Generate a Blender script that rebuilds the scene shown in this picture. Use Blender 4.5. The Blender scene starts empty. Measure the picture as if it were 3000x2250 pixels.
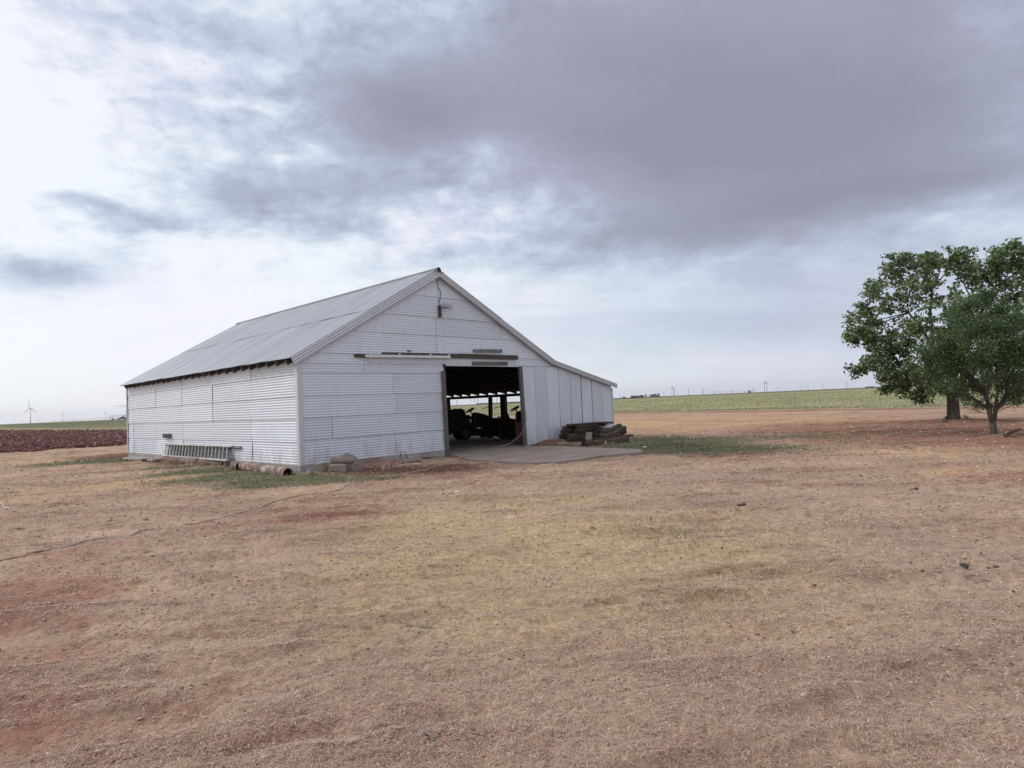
import bpy, bmesh, math, random
import numpy as np
from mathutils import Vector, Matrix

# ------------------------------------------------------------------ camera, sky, sun, exposure
S = bpy.context.scene
COL = S.collection
random.seed(7)
RNG = np.random.default_rng(11)
EYE, FPX, ROLL, PITCH = 1.5, 1889.8, 0.0427, 0.0287      # eye height, focal length in px of a 3000 px wide frame

def cam_axes():
    F = Vector((0, math.cos(PITCH), math.sin(PITCH))); U = Vector((0, -math.sin(PITCH), math.cos(PITCH))); X = Vector((1, 0, 0))
    r = X * math.cos(ROLL) - U * math.sin(ROLL); u = X * math.sin(ROLL) + U * math.cos(ROLL)
    return r, u, F
CR, CU, CF = cam_axes()
cd = bpy.data.cameras.new('camera'); cam = bpy.data.objects.new('camera', cd); COL.objects.link(cam)
cd.sensor_fit = 'HORIZONTAL'; cd.sensor_width = 36.0; cd.lens = 36.0 * FPX / 3000.0
cd.clip_start = 0.05; cd.clip_end = 60000
M = Matrix((CR, CU, -CF)).transposed().to_4x4(); M.translation = Vector((0, 0, EYE)); cam.matrix_world = M
S.camera = cam
S.view_settings.view_transform = 'Standard'; S.view_settings.look = 'None'
S.view_settings.exposure = 0.18; S.view_settings.gamma = 1.0

SUN_AZ, SUN_EL = math.radians(-72), math.radians(34)      # azimuth from the view direction (negative = left)
sd = bpy.data.lights.new('sun', 'SUN'); sd.energy = 1.5; sd.angle = math.radians(12); sd.color = (1.0, 0.95, 0.88)
so = bpy.data.objects.new('sun', sd); COL.objects.link(so)
sdir = Vector((math.sin(SUN_AZ) * math.cos(SUN_EL), math.cos(SUN_AZ) * math.cos(SUN_EL), math.sin(SUN_EL)))
so.rotation_euler = sdir.to_track_quat('Z', 'Y').to_euler(); so.location = (-20, 0, 30)

class NT:
    """small helper round a node tree"""
    def __init__(s, tree): s.t = tree; s.n = tree.nodes; s.l = tree.links
    def new(s, kind, **kw):
        n = s.n.new(kind)
        for k, v in kw.items(): setattr(n, k, v)
        return n
    def put(s, sock, v):
        if isinstance(v, bpy.types.NodeSocket): s.l.new(v, sock)
        elif v is not None: sock.default_value = v
    def math(s, op, a, b=None, c=None, clamp=False):
        n = s.new('ShaderNodeMath', operation=op, use_clamp=clamp)
        s.put(n.inputs[0], a)
        if b is not None: s.put(n.inputs[1], b)
        if c is not None: s.put(n.inputs[2], c)
        return n.outputs[0]
    def mix(s, f, a, b, mode='MIX'):
        n = s.new('ShaderNodeMix', data_type='RGBA', blend_type=mode)
        s.put(n.inputs[0], f); s.put(n.inputs[6], a); s.put(n.inputs[7], b)
        return n.outputs[2]
    def noise(s, vec, scale, detail=4, rough=.55, dist=0.0):
        n = s.new('ShaderNodeTexNoise'); s.put(n.inputs['Vector'], vec); n.inputs['Scale'].default_value = scale
        n.inputs['Detail'].default_value = detail; n.inputs['Roughness'].default_value = rough; n.inputs['Distortion'].default_value = dist
        return n.outputs['Fac']
    def ramp(s, f, stops, interp='LINEAR'):
        n = s.new('ShaderNodeValToRGB'); s.put(n.inputs[0], f); e = n.color_ramp.elements; n.color_ramp.interpolation = interp
        while len(e) < len(stops): e.new(0.5)
        for q, (p, c) in zip(e, stops):
            q.position = p; q.color = (c if not isinstance(c, (int, float)) else (c, c, c)) + (1,) if not isinstance(c, (int, float)) else (c, c, c, 1)
        return n.outputs[0]
    def mrange(s, v, a, b, c=0.0, d=1.0, smooth=True):
        n = s.new('ShaderNodeMapRange'); n.interpolation_type = 'SMOOTHSTEP' if smooth else 'LINEAR'
        s.put(n.inputs['Value'], v); n.inputs['From Min'].default_value = a; n.inputs['From Max'].default_value = b
        n.inputs['To Min'].default_value = c; n.inputs['To Max'].default_value = d
        return n.outputs['Result']
    def mapping(s, vec, scale=(1, 1, 1), rot=(0, 0, 0), loc=(0, 0, 0)):
        n = s.new('ShaderNodeMapping'); s.put(n.inputs['Vector'], vec)
        n.inputs['Scale'].default_value = scale; n.inputs['Rotation'].default_value = rot; n.inputs['Location'].default_value = loc
        return n.outputs[0]

def c4(c): return (c[0], c[1], c[2], 1.0)

def build_world():
    w = bpy.data.worlds.new('World'); S.world = w; w.use_nodes = True
    t = NT(w.node_tree); t.n.clear()
    out = t.new('ShaderNodeOutputWorld'); bg = t.new('ShaderNodeBackground')
    sky = t.new('ShaderNodeTexSky', sky_type='NISHITA'); sky.sun_disc = False
    sky.sun_elevation = SUN_EL; sky.sun_rotation = SUN_AZ
    tc = t.new('ShaderNodeTexCoord'); sep = t.new('ShaderNodeSeparateXYZ'); t.l.new(tc.outputs['Generated'], sep.inputs[0])
    x, y, z = sep.outputs
    az = t.math('ARCTAN2', x, y); el = t.math('ARCSINE', z)
    # cloud layer seen in perspective: direction projected on a high plane
    zz = t.math('ADD', t.math('MAXIMUM', z, 0.0), 0.20)
    cmb = t.new('ShaderNodeCombineXYZ'); t.put(cmb.inputs[0], t.math('DIVIDE', x, zz)); t.put(cmb.inputs[1], t.math('DIVIDE', y, zz))
    P = cmb.outputs[0]
    n_big = t.noise(P, 1.1, 5, .55, .2); n_mid = t.noise(P, 3.3, 7, .62, .5); n_fine = t.noise(P, 11.0, 5, .62, .5)
    pq = t.new('ShaderNodeCombineXYZ'); t.put(pq.inputs[0], az); t.put(pq.inputs[1], t.math('MULTIPLY', el, 1.7)); PA = pq.outputs[0]
    n_mid = t.math('ADD', t.math('MULTIPLY', n_mid, .35), t.math('MULTIPLY', t.noise(PA, 8.5, 7, .62, .35), .65))
    n_fine = t.math('ADD', t.math('MULTIPLY', n_fine, .4), t.math('MULTIPLY', t.noise(PA, 27, 6, .65, .3), .6))
    cir = t.noise(t.mapping(P, (0.55, 2.4, 1), (0, 0, .25)), 1.6, 7, .62, .5)
    ang = t.new('ShaderNodeCombineXYZ'); t.put(ang.inputs[0], az); t.put(ang.inputs[1], t.math('MULTIPLY', el, 2.2))
    wn = t.new('ShaderNodeTexNoise'); t.put(wn.inputs['Vector'], ang.outputs[0]); wn.inputs['Scale'].default_value = 5.0; wn.inputs['Detail'].default_value = 6; wn.inputs['Roughness'].default_value = .6
    ws = t.new('ShaderNodeSeparateColor'); t.l.new(wn.outputs['Color'], ws.inputs[0])
    waz = t.math('ADD', az, t.math('MULTIPLY', t.math('SUBTRACT', ws.outputs[0], .5), .20))
    wel = t.math('ADD', el, t.math('MULTIPLY', t.math('SUBTRACT', ws.outputs[1], .5), .085))
    def blob(a, e, sa, se, amp, ca=None, ce=None):
        p = t.math('POWER', t.math('ABSOLUTE', t.math('DIVIDE', t.math('SUBTRACT', waz if ca is None else ca, a), sa)), 2.0)
        q = t.math('POWER', t.math('ABSOLUTE', t.math('DIVIDE', t.math('SUBTRACT', wel if ce is None else ce, e), se)), 2.0)
        return t.math('MULTIPLY', t.math('EXPONENT', t.math('MULTIPLY', t.math('ADD', p, q), -1.0)), amp)
    terms = [
        (0.40, 0.43, 0.50, 0.17, .62), (0.46, 0.30, 0.32, 0.10, .36), (0.04, 0.52, 0.33, 0.12, .34), (0.16, 0.36, .20, .07, .22), (-.13, .415, .15, .04, .34), (-.19, .455, .13, .05, .30),
        (1.60, 0.5, 0.75, 0.4, .45), (0.68, 0.37, 0.05, 0.12, -.10), (0.80, .55, .15, .12, -.20),
        (-0.56, 0.268, 0.085, 0.016, .52), (-0.62, 0.196, 0.080, 0.030, .52), (-0.34, 0.300, 0.15, 0.034, .36), (-0.25, 0.268, 0.08, 0.018, .32), (-.40, .315, .06, .02, .2),
        (-0.44, 0.395, 0.14, 0.045, .34), (-0.42, 0.49, 0.18, 0.06, .26), (-0.10, 0.222, 0.07, 0.018, .26), (0.08, 0.215, 0.05, 0.012, .18), (-.30, .335, .12, .03, .22), (-.58, .52, .12, .05, .16),
        (-0.22, 0.375, 0.12, 0.04, .22), (-0.12, 0.335, 0.10, 0.02, .22), (0.35, 0.100, 0.34, 0.040, .20), (0.45, 0.16, 0.25, .03, .08), (.22, .245, .26, .034, .27), (.60, .255, .25, .03, .22),
        (-0.72, 0.37, 0.14, 0.10, -.22), (-.40, .425, .06, .014, -.26), (-.47, .455, .05, .02, -.26), (-.30, .37, .05, .012, -.24), (-.05, .275, .12, .03, -.16), (-.45, .24, .2, .02, -.08)]
    D = None
    for T in terms:
        b = blob(*T); D = b if D is None else t.math('ADD', D, b)
    # smooth belt over the horizon, brighter to the left
    base = t.mrange(az, -0.6, 0.7, 0.02, 0.20)
    D = t.math('ADD', D, base)
    high = t.mrange(el, 0.11, 0.27, 0.06, 1.0)
    nn = t.math('ADD', t.math('MULTIPLY', t.math('SUBTRACT', n_mid, .5), 1.35), t.math('MULTIPLY', t.math('SUBTRACT', n_fine, .5), .80))
    nn = t.math('ADD', nn, t.math('MULTIPLY', t.math('SUBTRACT', n_big, .5), .40))
    dark = t.mrange(D, .45, .85, 1.0, .16)
    D = t.math('ADD', D, t.math('MULTIPLY', t.math('MULTIPLY', nn, high), dark))
    D = t.math('ADD', D, t.math('MULTIPLY', t.math('MULTIPLY', t.math('MULTIPLY', t.math('SUBTRACT', cir, .55), t.mrange(el, .04, .16, .25, 1.0)), .30), t.mrange(D, .3, .8, 1.0, .25)))
    cloud = t.ramp(D, [(0.0, (.93, .945, .995)), (.12, (.83, .86, .935)), (.28, (.64, .70, .815)), (.48, (.475, .525, .645)), (.72, (.365, .38, .475)), (1.0, (.285, .295, .375))])
    tint = t.mix(t.mrange(t.noise(P, .9, 3, .5), .42, .62), (.985, 1.01, 1.01, 1), (1.01, .985, 1.015, 1))
    cloud = t.mix(1.0, cloud, tint, 'MULTIPLY')
    k = .91 / 0.10
    cloud = t.mix(1.0, cloud, (k, k, k, 1), 'MULTIPLY')
    thin = t.mrange(D, .2, .7, .90, .99)
    colr = t.mix(thin, sky.outputs[0], cloud)
    t.put(bg.inputs['Color'], colr); bg.inputs['Strength'].default_value = 0.10
    t.l.new(bg.outputs[0], out.inputs['Surface'])
build_world()

# ------------------------------------------------------------------ helpers
def ray(px, py):
    return CR * ((px - 1500) / FPX) - CU * ((py - 1125) / FPX) + CF
def gp(px, py, z=0.0):                       # point on the level z under a measured direction
    d = ray(px, py); k = (z - EYE) / d.z
    return Vector((0, 0, EYE)) + d * k
def at(px, py, dist):                        # point in a measured direction at a horizontal distance
    d = ray(px, py); k = dist / math.hypot(d.x, d.y)
    return Vector((0, 0, EYE)) + d * k

def tag(o, label=None, cat=None, group=None, kind=None):
    if label: o['label'] = label
    if cat: o['category'] = cat
    if group: o['group'] = group
    if kind: o['kind'] = kind
    return o
def empty(name, loc=(0, 0, 0), rz=0.0, label=None, cat=None, group=None):
    o = bpy.data.objects.new(name, None); COL.objects.link(o); o.location = loc; o.rotation_euler = (0, 0, rz); o.empty_display_size = .2
    return tag(o, label, cat, group)
def children(o): return [c for c in bpy.data.objects if c.parent == o]
def copy_tree(o, parent=None):
    c = o.copy(); COL.objects.link(c); c.parent = parent
    for ch in children(o): copy_tree(ch, c)
    return c

class MB:
    def __init__(s): s.v = []; s.f = []; s.r = []
    def add(s, vs, fs, rnd=None):
        b = len(s.v); s.v += [tuple(p) for p in vs]; s.f += [tuple(i + b for i in f) for f in fs]
        q = random.random() if rnd is None else rnd
        s.r += [q] * len(fs); return s
    def box(s, c, size, rot=None, jit=0.0, rnd=None):
        hx, hy, hz = size[0] / 2, size[1] / 2, size[2] / 2
        vs = [Vector((sx * hx, sy * hy, sz * hz)) for sx in (-1, 1) for sy in (-1, 1) for sz in (-1, 1)]
        if jit: vs = [v + Vector((random.uniform(-jit, jit), random.uniform(-jit, jit), random.uniform(-jit, jit))) for v in vs]
        if rot is not None: vs = [rot @ v for v in vs]
        c = Vector(c); vs = [v + c for v in vs]
        return s.add(vs, [(0, 1, 3, 2), (4, 6, 7, 5), (0, 4, 5, 1), (2, 3, 7, 6), (0, 2, 6, 4), (1, 5, 7, 3)], rnd)
    def mm(s, lo, hi, jit=0.0): return s.box([(a + b) / 2 for a, b in zip(lo, hi)], [b - a for a, b in zip(lo, hi)], jit=jit)
    def bar(s, a, b, w, h, up=(0, 0, 1), jit=0.0):
        a = Vector(a); b = Vector(b); d = (b - a); L = d.length; d.normalize(); upv = Vector(up)
        if abs(d.dot(upv)) > .98: upv = Vector((1, 0, 0))
        sd_ = upv.cross(d).normalized(); u = d.cross(sd_)
        return s.box((a + b) / 2, (L, w, h), Matrix((d, sd_, u)).transposed(), jit)
    def tube(s, pts, rad, n=8, cap=True):
        pts = [Vector(p) for p in pts]; m = len(pts)
        rad = [rad] * m if isinstance(rad, (int, float)) else rad
        vs = []; prev = None
        for i, p in enumerate(pts):
            d = (pts[min(i + 1, m - 1)] - pts[max(i - 1, 0)]).normalized()
            if prev is None:
                a = Vector((0, 0, 1)) if abs(d.z) < .9 else Vector((1, 0, 0)); q = d.cross(a).normalized()
            else:
                q = (prev - d * prev.dot(d)).normalized()
            prev = q; w = d.cross(q)
            for k in range(n):
                an = 2 * math.pi * k / n; vs.append(p + (q * math.cos(an) + w * math.sin(an)) * rad[i])
        fs = [(i * n + k, i * n + (k + 1) % n, (i + 1) * n + (k + 1) % n, (i + 1) * n + k) for i in range(m - 1) for k in range(n)]
        if cap: fs += [tuple(range(n))[::-1], tuple((m - 1) * n + k for k in range(n))]
        return s.add(vs, fs)
    def pipe(s, a, b, ro, ri, n=20):          # hollow pipe with open ends
        a = Vector(a); b = Vector(b); d = (b - a).normalized(); q = d.cross(Vector((0, 0, 1))).normalized(); w = d.cross(q)
        vs = []
        for p in (a, b):
            for r in (ro, ri):
                for k in range(n):
                    an = 2 * math.pi * k / n; vs.append(p + (q * math.cos(an) + w * math.sin(an)) * r)
        fs = []
        for k in range(n):
            j = (k + 1) % n
            fs += [(k, j, 2 * n + j, 2 * n + k), (n + j, n + k, 3 * n + k, 3 * n + j), (j, k, n + k, n + j), (2 * n + k, 2 * n + j, 3 * n + j, 3 * n + k)]
        return s.add(vs, fs)
    def prism(s, prof, y0, y1, taper=1.0):    # (x,z) outline extruded along y
        n = len(prof); cx = sum(p[0] for p in prof) / n; cz = sum(p[1] for p in prof) / n
        vs = [(p[0], y0, p[1]) for p in prof] + [(cx + (p[0] - cx) * taper, y1, cz + (p[1] - cz) * taper) for p in prof]
        fs = [tuple(range(n)), tuple(range(2 * n - 1, n - 1, -1))] + [(i + n, (i + 1) % n + n, (i + 1) % n, i) for i in range(n)]
        return s.add(vs, fs)
    def poly(s, pts, z0, z1):                 # (x,y) outline extruded along z
        n = len(pts); vs = [(p[0], p[1], z0) for p in pts] + [(p[0], p[1], z1) for p in pts]
        return s.add(vs, [tuple(range(n))[::-1], tuple(range(n, 2 * n))] + [(i, (i + 1) % n, (i + 1) % n + n, i + n) for i in range(n)])
    def rock(s, c, r, sq=(1, 1, .7), seg=2):
        bm = bmesh.new(); bmesh.ops.create_icosphere(bm, subdivisions=seg, radius=1)
        ph = [random.uniform(0, 6.3) for _ in range(6)]
        vs = []
        for v in bm.verts:
            p = v.co; k = 1 + .16 * math.sin(2.3 * p.x + ph[0]) + .14 * math.sin(2.9 * p.y + ph[1]) + .12 * math.sin(3.3 * p.z + ph[2]) + .07 * math.sin(6 * p.x + 5 * p.y + ph[3]) + random.uniform(-.06, .06)
            vs.append((c[0] + p.x * k * r * sq[0], c[1] + p.y * k * r * sq[1], c[2] + p.z * k * r * sq[2]))
        fs = [tuple(v.index for v in f.verts) for f in bm.faces]; bm.free()
        return s.add(vs, fs)
    def build(s, name, mat, parent=None, smooth=False, bevel=0.0):
        me = bpy.data.meshes.new(name); me.from_pydata(s.v, [], s.f); me.update()
        at_ = me.attributes.new('rnd', 'FLOAT', 'FACE'); at_.data.foreach_set('value', s.r)
        if mat: me.materials.append(mat)
        if smooth: me.polygons.foreach_set('use_smooth', [True] * len(me.polygons))
        o = bpy.data.objects.new(name, me); COL.objects.link(o)
        if parent: o.parent = parent
        if bevel:
            b = o.modifiers.new('bevel', 'BEVEL'); b.width = bevel; b.segments = 2; b.limit_method = 'ANGLE'; b.angle_limit = .6
        return o

def np_mesh(name, V, F, mat, parent=None, rnd=None, rnd_dom='FACE', smooth=False):
    """V (n,3), F (m,k) arrays of one face size"""
    me = bpy.data.meshes.new(name); n, (m, k) = len(V), F.shape
    me.vertices.add(n); me.vertices.foreach_set('co', np.ascontiguousarray(V, np.float32).ravel())
    me.loops.add(m * k); me.loops.foreach_set('vertex_index', np.ascontiguousarray(F, np.int32).ravel())
    me.polygons.add(m); me.polygons.foreach_set('loop_start', np.arange(0, m * k, k, dtype=np.int32))
    if smooth: me.polygons.foreach_set('use_smooth', np.ones(m, bool))
    me.update(calc_edges=True); me.validate()
    if rnd is not None:
        a = me.attributes.new('rnd', 'FLOAT', rnd_dom); a.data.foreach_set('value', np.ascontiguousarray(rnd, np.float32))
    if mat: me.materials.append(mat)
    o = bpy.data.objects.new(name, me); COL.objects.link(o)
    if parent: o.parent = parent
    return o

# numpy value noise
def _h(ix, iy, s):
    n = (ix.astype(np.int64) * 374761393 + iy.astype(np.int64) * 668265263 + s * 1442695041) & 0xffffffff
    n = ((n ^ (n >> 13)) * 1274126177) & 0xffffffff
    return ((n ^ (n >> 16)) & 0xffff) / 65535.0
def vnoise(x, y, s=0):
    ix = np.floor(x); iy = np.floor(y); fx = x - ix; fy = y - iy; fx = fx * fx * (3 - 2 * fx); fy = fy * fy * (3 - 2 * fy)
    a = _h(ix, iy, s); b = _h(ix + 1, iy, s); c = _h(ix, iy + 1, s); d = _h(ix + 1, iy + 1, s)
    return (a + (b - a) * fx) * (1 - fy) + (c + (d - c) * fx) * fy
def fbm(x, y, sc, o=4, s=0, g=.5):
    t = 0; a = 1; n = 0
    for i in range(o):
        t = t + a * vnoise(x * sc + 17.3 * i, y * sc - 9.1 * i, s + i); n += a; a *= g; sc *= 2.03
    return t / n
def sstep(a, b, x): t = np.clip((x - a) / (b - a), 0, 1); return t * t * (3 - 2 * t)

# ------------------------------------------------------------------ materials
def mat(name, col=None, rough=.7, metal=0.0, fn=None, spec=None):
    m = bpy.data.materials.new(name); m.use_nodes = True; t = NT(m.node_tree); b = t.n['Principled BSDF']
    if col: b.inputs['Base Color'].default_value = c4(col)
    b.inputs['Roughness'].default_value = rough; b.inputs['Metallic'].default_value = metal
    if spec is not None: b.inputs['Specular IOR Level'].default_value = spec
    if fn: fn(t, b)
    return m
def obj_co(t): return t.new('ShaderNodeTexCoord').outputs['Object']
def attr(t, n): return t.new('ShaderNodeAttribute', attribute_name=n).outputs['Fac']
def bump(t, b, h, dist, strength=1.0):
    n = t.new('ShaderNodeBump'); n.inputs['Distance'].default_value = dist; n.inputs['Strength'].default_value = strength
    t.put(n.inputs['Height'], h); t.l.new(n.outputs[0], b.inputs['Normal'])

def metal_fn(base, vary, dirt, streak_axis, rust=.25):
    def fn(t, b):
        P = obj_co(t); r = attr(t, 'rnd')
        c = t.mix(r, c4([x * (1 - vary) for x in base]), c4([min(1, x * (1 + vary)) for x in base]))
        sc = {'z': (5, 5, .5), 'x': (.5, 6, .5), 'y': (6, .6, 6)}[streak_axis]
        st = t.noise(t.mapping(P, sc), 1.6, 6, .65)
        c = t.mix(t.mrange(st, .48, .78, 0, dirt), c, c4((base[0] * .66, base[1] * .66, base[2] * .68)))
        bl = t.noise(P, .8, 5, .6)
        c = t.mix(t.mrange(bl, .5, .75, 0, .35), c, c4((base[0] * .84, base[1] * .86, base[2] * .88)))
        wh = t.noise(t.mapping(P, (1.2, 1.2, 3)), 2.2, 5, .65)
        c = t.mix(t.mrange(wh, .66, .74, 0, .55), c, (.88, .92, .93, 1))
        rn = t.noise(P, 9, 4, .6)
        c = t.mix(t.mrange(rn, .70, .80, 0, rust), c, (.20, .11, .07, 1))
        sp = t.new('ShaderNodeSeparateXYZ'); t.put(sp.inputs[0], P)
        if streak_axis != 'x':
            low = t.math('MULTIPLY', t.mrange(sp.outputs[2], .85, .15, 0, 1), t.mrange(t.noise(t.mapping(P, (3, 3, .8)), 1.5, 5, .6), .4, .7, 0, .45))
            c = t.mix(low, c, (.40, .27, .21, 1))
        t.put(b.inputs['Base Color'], c)
        t.put(b.inputs['Roughness'], t.mrange(st, .3, .7, .42, .62))
    return fn
MAT = {}
MAT['wall_sheet'] = mat('painted_corrugated_metal', metal=.30, fn=metal_fn((.71, .75, .815), .085, .34, 'z', .4))
MAT['roof_sheet'] = mat('galvanised_roof_metal', metal=.35, fn=metal_fn((.43, .45, .485), .06, .34, 'x', .12))
MAT['cap'] = mat('dull_ridge_metal', (.17, .17, .18), .7, .2)
MAT['trim'] = mat('grey_metal_trim', metal=.3, fn=metal_fn((.62, .64, .68), .05, .25, 'z', .1))
def wood_fn(a, bcol, sc=(1, 12, 12), light=None):
    def fn(t, b):
        P = obj_co(t); r = attr(t, 'rnd')
        n = t.noise(t.mapping(P, sc), 3.0, 6, .65, .4)
        c = t.mix(t.mrange(n, .3, .7), c4(a), c4(bcol))
        c = t.mix(t.math('MULTIPLY', r, .5), c, c4([x * .55 for x in a]))
        if light: c = t.mix(t.mrange(t.noise(P, 5, 4, .6), .52, .66, 0, .8), c, c4(light))
        t.put(b.inputs['Base Color'], c); bump(t, b, n, .012, .8)
    return fn
MAT['dark_wood'] = mat('dark_weathered_wood', rough=.9, fn=wood_fn((.055, .042, .036), (.12, .095, .08)))
MAT['grey_wood'] = mat('grey_weathered_wood', rough=.9, fn=wood_fn((.10, .09, .085), (.20, .18, .17)))
MAT['pale_wood'] = mat('pale_peeling_wood', rough=.85, fn=wood_fn((.13, .12, .12), (.24, .23, .23), light=(.55, .55, .58)))
MAT['tie_wood'] = mat('old_timber', rough=.95, fn=wood_fn((.026, .016, .011), (.075, .047, .033), (2, 9, 9)))
MAT['tie_grey'] = mat('greyed_timber', rough=.95, fn=wood_fn((.058, .036, .025), (.145, .100, .070), (2, 9, 9)))
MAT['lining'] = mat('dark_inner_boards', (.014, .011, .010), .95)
MAT['inner_wood'] = mat('dark_inner_wood', rough=.9, fn=wood_fn((.014, .011, .010), (.034, .027, .024)))  # near-black colour for the timbers inside the barn
def conc_fn(base, red):
    def fn(t, b):
        P = obj_co(t); n = t.noise(P, 1.3, 6, .6); m = t.noise(P, 14, 5, .65)
        c = t.mix(t.mrange(n, .35, .7), c4([x * .78 for x in base]), c4(base))
        c = t.mix(t.mrange(t.noise(t.mapping(P, (.7, 2.2, 1)), 1.1, 5, .6), .44, .68, 0, red), c, (.30, .17, .125, 1))
        c = t.mix(t.mrange(m, .55, .8, 0, .4), c, c4([x * .6 for x in base]))
        t.put(b.inputs['Base Color'], c); bump(t, b, m, .006, .5)
    return fn
MAT['slab'] = mat('worn_concrete_slab', rough=.85, fn=conc_fn((.37, .305, .26), .8))
MAT['curb'] = mat('foundation_concrete', rough=.9, fn=conc_fn((.44, .42, .42), .8))
MAT['stone'] = mat('broken_concrete', rough=.9, fn=conc_fn((.29, .255, .215), .45))
MAT['white'] = mat('white_painted_metal', rough=.5, fn=lambda t, b: t.put(b.inputs['Base Color'], t.mix(t.mrange(t.noise(obj_co(t), 6, 4), .5, .75, 0, .5), (.72, .73, .76, 1), (.45, .42, .42, 1))))
MAT['alu'] = mat('dull_aluminium', rough=.5, metal=.4, fn=lambda t, b: t.put(b.inputs['Base Color'], t.mix(t.mrange(t.noise(obj_co(t), 5, 4), .4, .7), (.30, .28, .27, 1), (.47, .45, .44, 1))))
MAT['alu_dark'] = mat('dull_ladder_rungs', (.13, .12, .115), .6, .2)
MAT['black'] = mat('black_plastic', (.012, .012, .013), .5)
MAT['rubber'] = mat('tyre_rubber', (.018, .018, .018), .85)
MAT['rim'] = mat('grey_rim', (.07, .07, .075), .6, .1)
MAT['red_paint'] = mat('dull_red_paint', rough=.45, fn=lambda t, b: t.put(b.inputs['Base Color'], t.mix(t.mrange(t.noise(obj_co(t), 4, 4), .4, .7), (.030, .007, .006, 1), (.018, .006, .006, 1))))
MAT['dark_paint'] = mat('dark_machine_paint', (.020, .018, .017), .35)
MAT['chest'] = mat('faded_red_chest', rough=.7, fn=wood_fn((.22, .085, .06), (.33, .15, .11), (1, 1, 6)))
def rusty(base, pale):
    def fn(t, b):
        P = obj_co(t); n = t.noise(P, 5, 6, .65); m = t.noise(P, 22, 4, .6)
        c = t.mix(t.mrange(n, .38, .66), c4(base), c4([x * 1.75 for x in base]))
        c = t.mix(t.mrange(t.noise(P, 3.1, 5, .7), .50, .60, 0, pale), c, (.55, .51, .48, 1))
        t.put(b.inputs['Base Color'], c); bump(t, b, m, .004, .6)
    return fn
MAT['rust_pipe'] = mat('rusty_pipe', rough=.85, fn=rusty((.125, .075, .058), .12))
MAT['chalk_pipe'] = mat('peeling_pipe', rough=.85, fn=rusty((.16, .095, .075), .85))
MAT['pipe_in'] = mat('pipe_inside', (.008, .007, .007), .95)
MAT['brick'] = mat('pale_red_brick', rough=.9, fn=lambda t, b: t.put(b.inputs['Base Color'], t.mix(attr(t, 'rnd'), (.30, .15, .11, 1), (.42, .25, .19, 1))))
MAT['hose'] = mat('dusty_hose', rough=.7, fn=lambda t, b: t.put(b.inputs['Base Color'], t.mix(t.mrange(t.noise(obj_co(t), 1.6, 4), .35, .65), (.50, .39, .30, 1), (.40, .29, .225, 1))))
MAT['cable'] = mat('dark_cable', (.03, .03, .03), .7)
MAT['lamp_glass'] = mat('lamp_glass', (.45, .45, .45), .25)
def bark_fn(a, c2):
    def fn(t, b):
        P = obj_co(t); n = t.noise(t.mapping(P, (9, 9, 1.5)), 2.0, 6, .7, .6)
        t.put(b.inputs['Base Color'], t.mix(t.mrange(n, .35, .65), c4(a), c4(c2))); bump(t, b, n, .03, 1.0)
    return fn
MAT['bark'] = mat('furrowed_bark', rough=.95, fn=bark_fn((.045, .035, .028), (.13, .105, .085)))
MAT['bark_pale'] = mat('smooth_grey_bark', rough=.9, fn=bark_fn((.055, .045, .037), (.13, .11, .09)))
def leaf_mat(name, a, c2, c3, tr=.25, rough=.5, tint=(1.25, 1.35, .7, 1)):
    m = bpy.data.materials.new(name); m.use_nodes = True; t = NT(m.node_tree); b = t.n['Principled BSDF']
    r = attr(t, 'rnd'); c = t.ramp(r, [(0, a), (.6, c2), (1, c3)])
    t.put(b.inputs['Base Color'], c); b.inputs['Roughness'].default_value = rough
    tl = t.new('ShaderNodeBsdfTranslucent'); t.put(tl.inputs['Color'], t.mix(1.0, c, tint, 'MULTIPLY'))
    mx = t.new('ShaderNodeMixShader'); mx.inputs[0].default_value = tr
    t.l.new(b.outputs[0], mx.inputs[1]); t.l.new(tl.outputs[0], mx.inputs[2]); t.l.new(mx.outputs[0], t.n['Material Output'].inputs['Surface'])
    return m
MAT['leaf_broad'] = leaf_mat('broad_leaves', (.055, .098, .038), (.115, .172, .072), (.42, .48, .36), .30, .38)
MAT['leaf_fine'] = leaf_mat('fine_leaves', (.048, .092, .036), (.085, .142, .058), (.17, .23, .12), .30)
MAT['leaf_far'] = leaf_mat('far_tree_leaves', (.03, .04, .03), (.045, .058, .042), (.07, .082, .06), .1)
MAT['straw'] = leaf_mat('dry_straw', (.33, .235, .18), (.58, .44, .34), (.84, .72, .60), .12, .8, (1, .9, .8, 1))
MAT['grass'] = leaf_mat('short_green_grass', (.085, .115, .055), (.135, .17, .085), (.30, .28, .18), .2, .7)
MAT['crop'] = leaf_mat('field_stubble', (.215, .245, .125), (.33, .345, .20), (.76, .72, .59), .15, .8)
MAT['clod'] = mat('soil_crumbs', rough=.95, fn=lambda t, b: t.put(b.inputs['Base Color'], t.ramp(attr(t, 'rnd'), [(0, (.19, .12, .095)), (.5, (.40, .28, .21)), (1, (.74, .61, .50))])))
MAT['grit'] = mat('pale_grit', (.50, .41, .33), .9)
MAT['dung'] = mat('dark_brown_lump', (.11, .078, .062), .95)
MAT['plough_clod'] = mat('ploughed_clods', rough=.95, fn=lambda t, b: t.put(b.inputs['Base Color'], t.ramp(attr(t, 'rnd'), [(0, (.075, .026, .025)), (.6, (.15, .056, .050)), (.92, (.24, .115, .095)), (1, (.36, .24, .18))])))
MAT['tower_white'] = mat('turbine_white', (.88, .89, .90), .5)
MAT['pole_wood'] = mat('grey_pole_wood', (.16, .15, .15), .9)
MAT['galv'] = mat('galvanised_steel', (.36, .37, .39), .5, .4)
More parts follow.
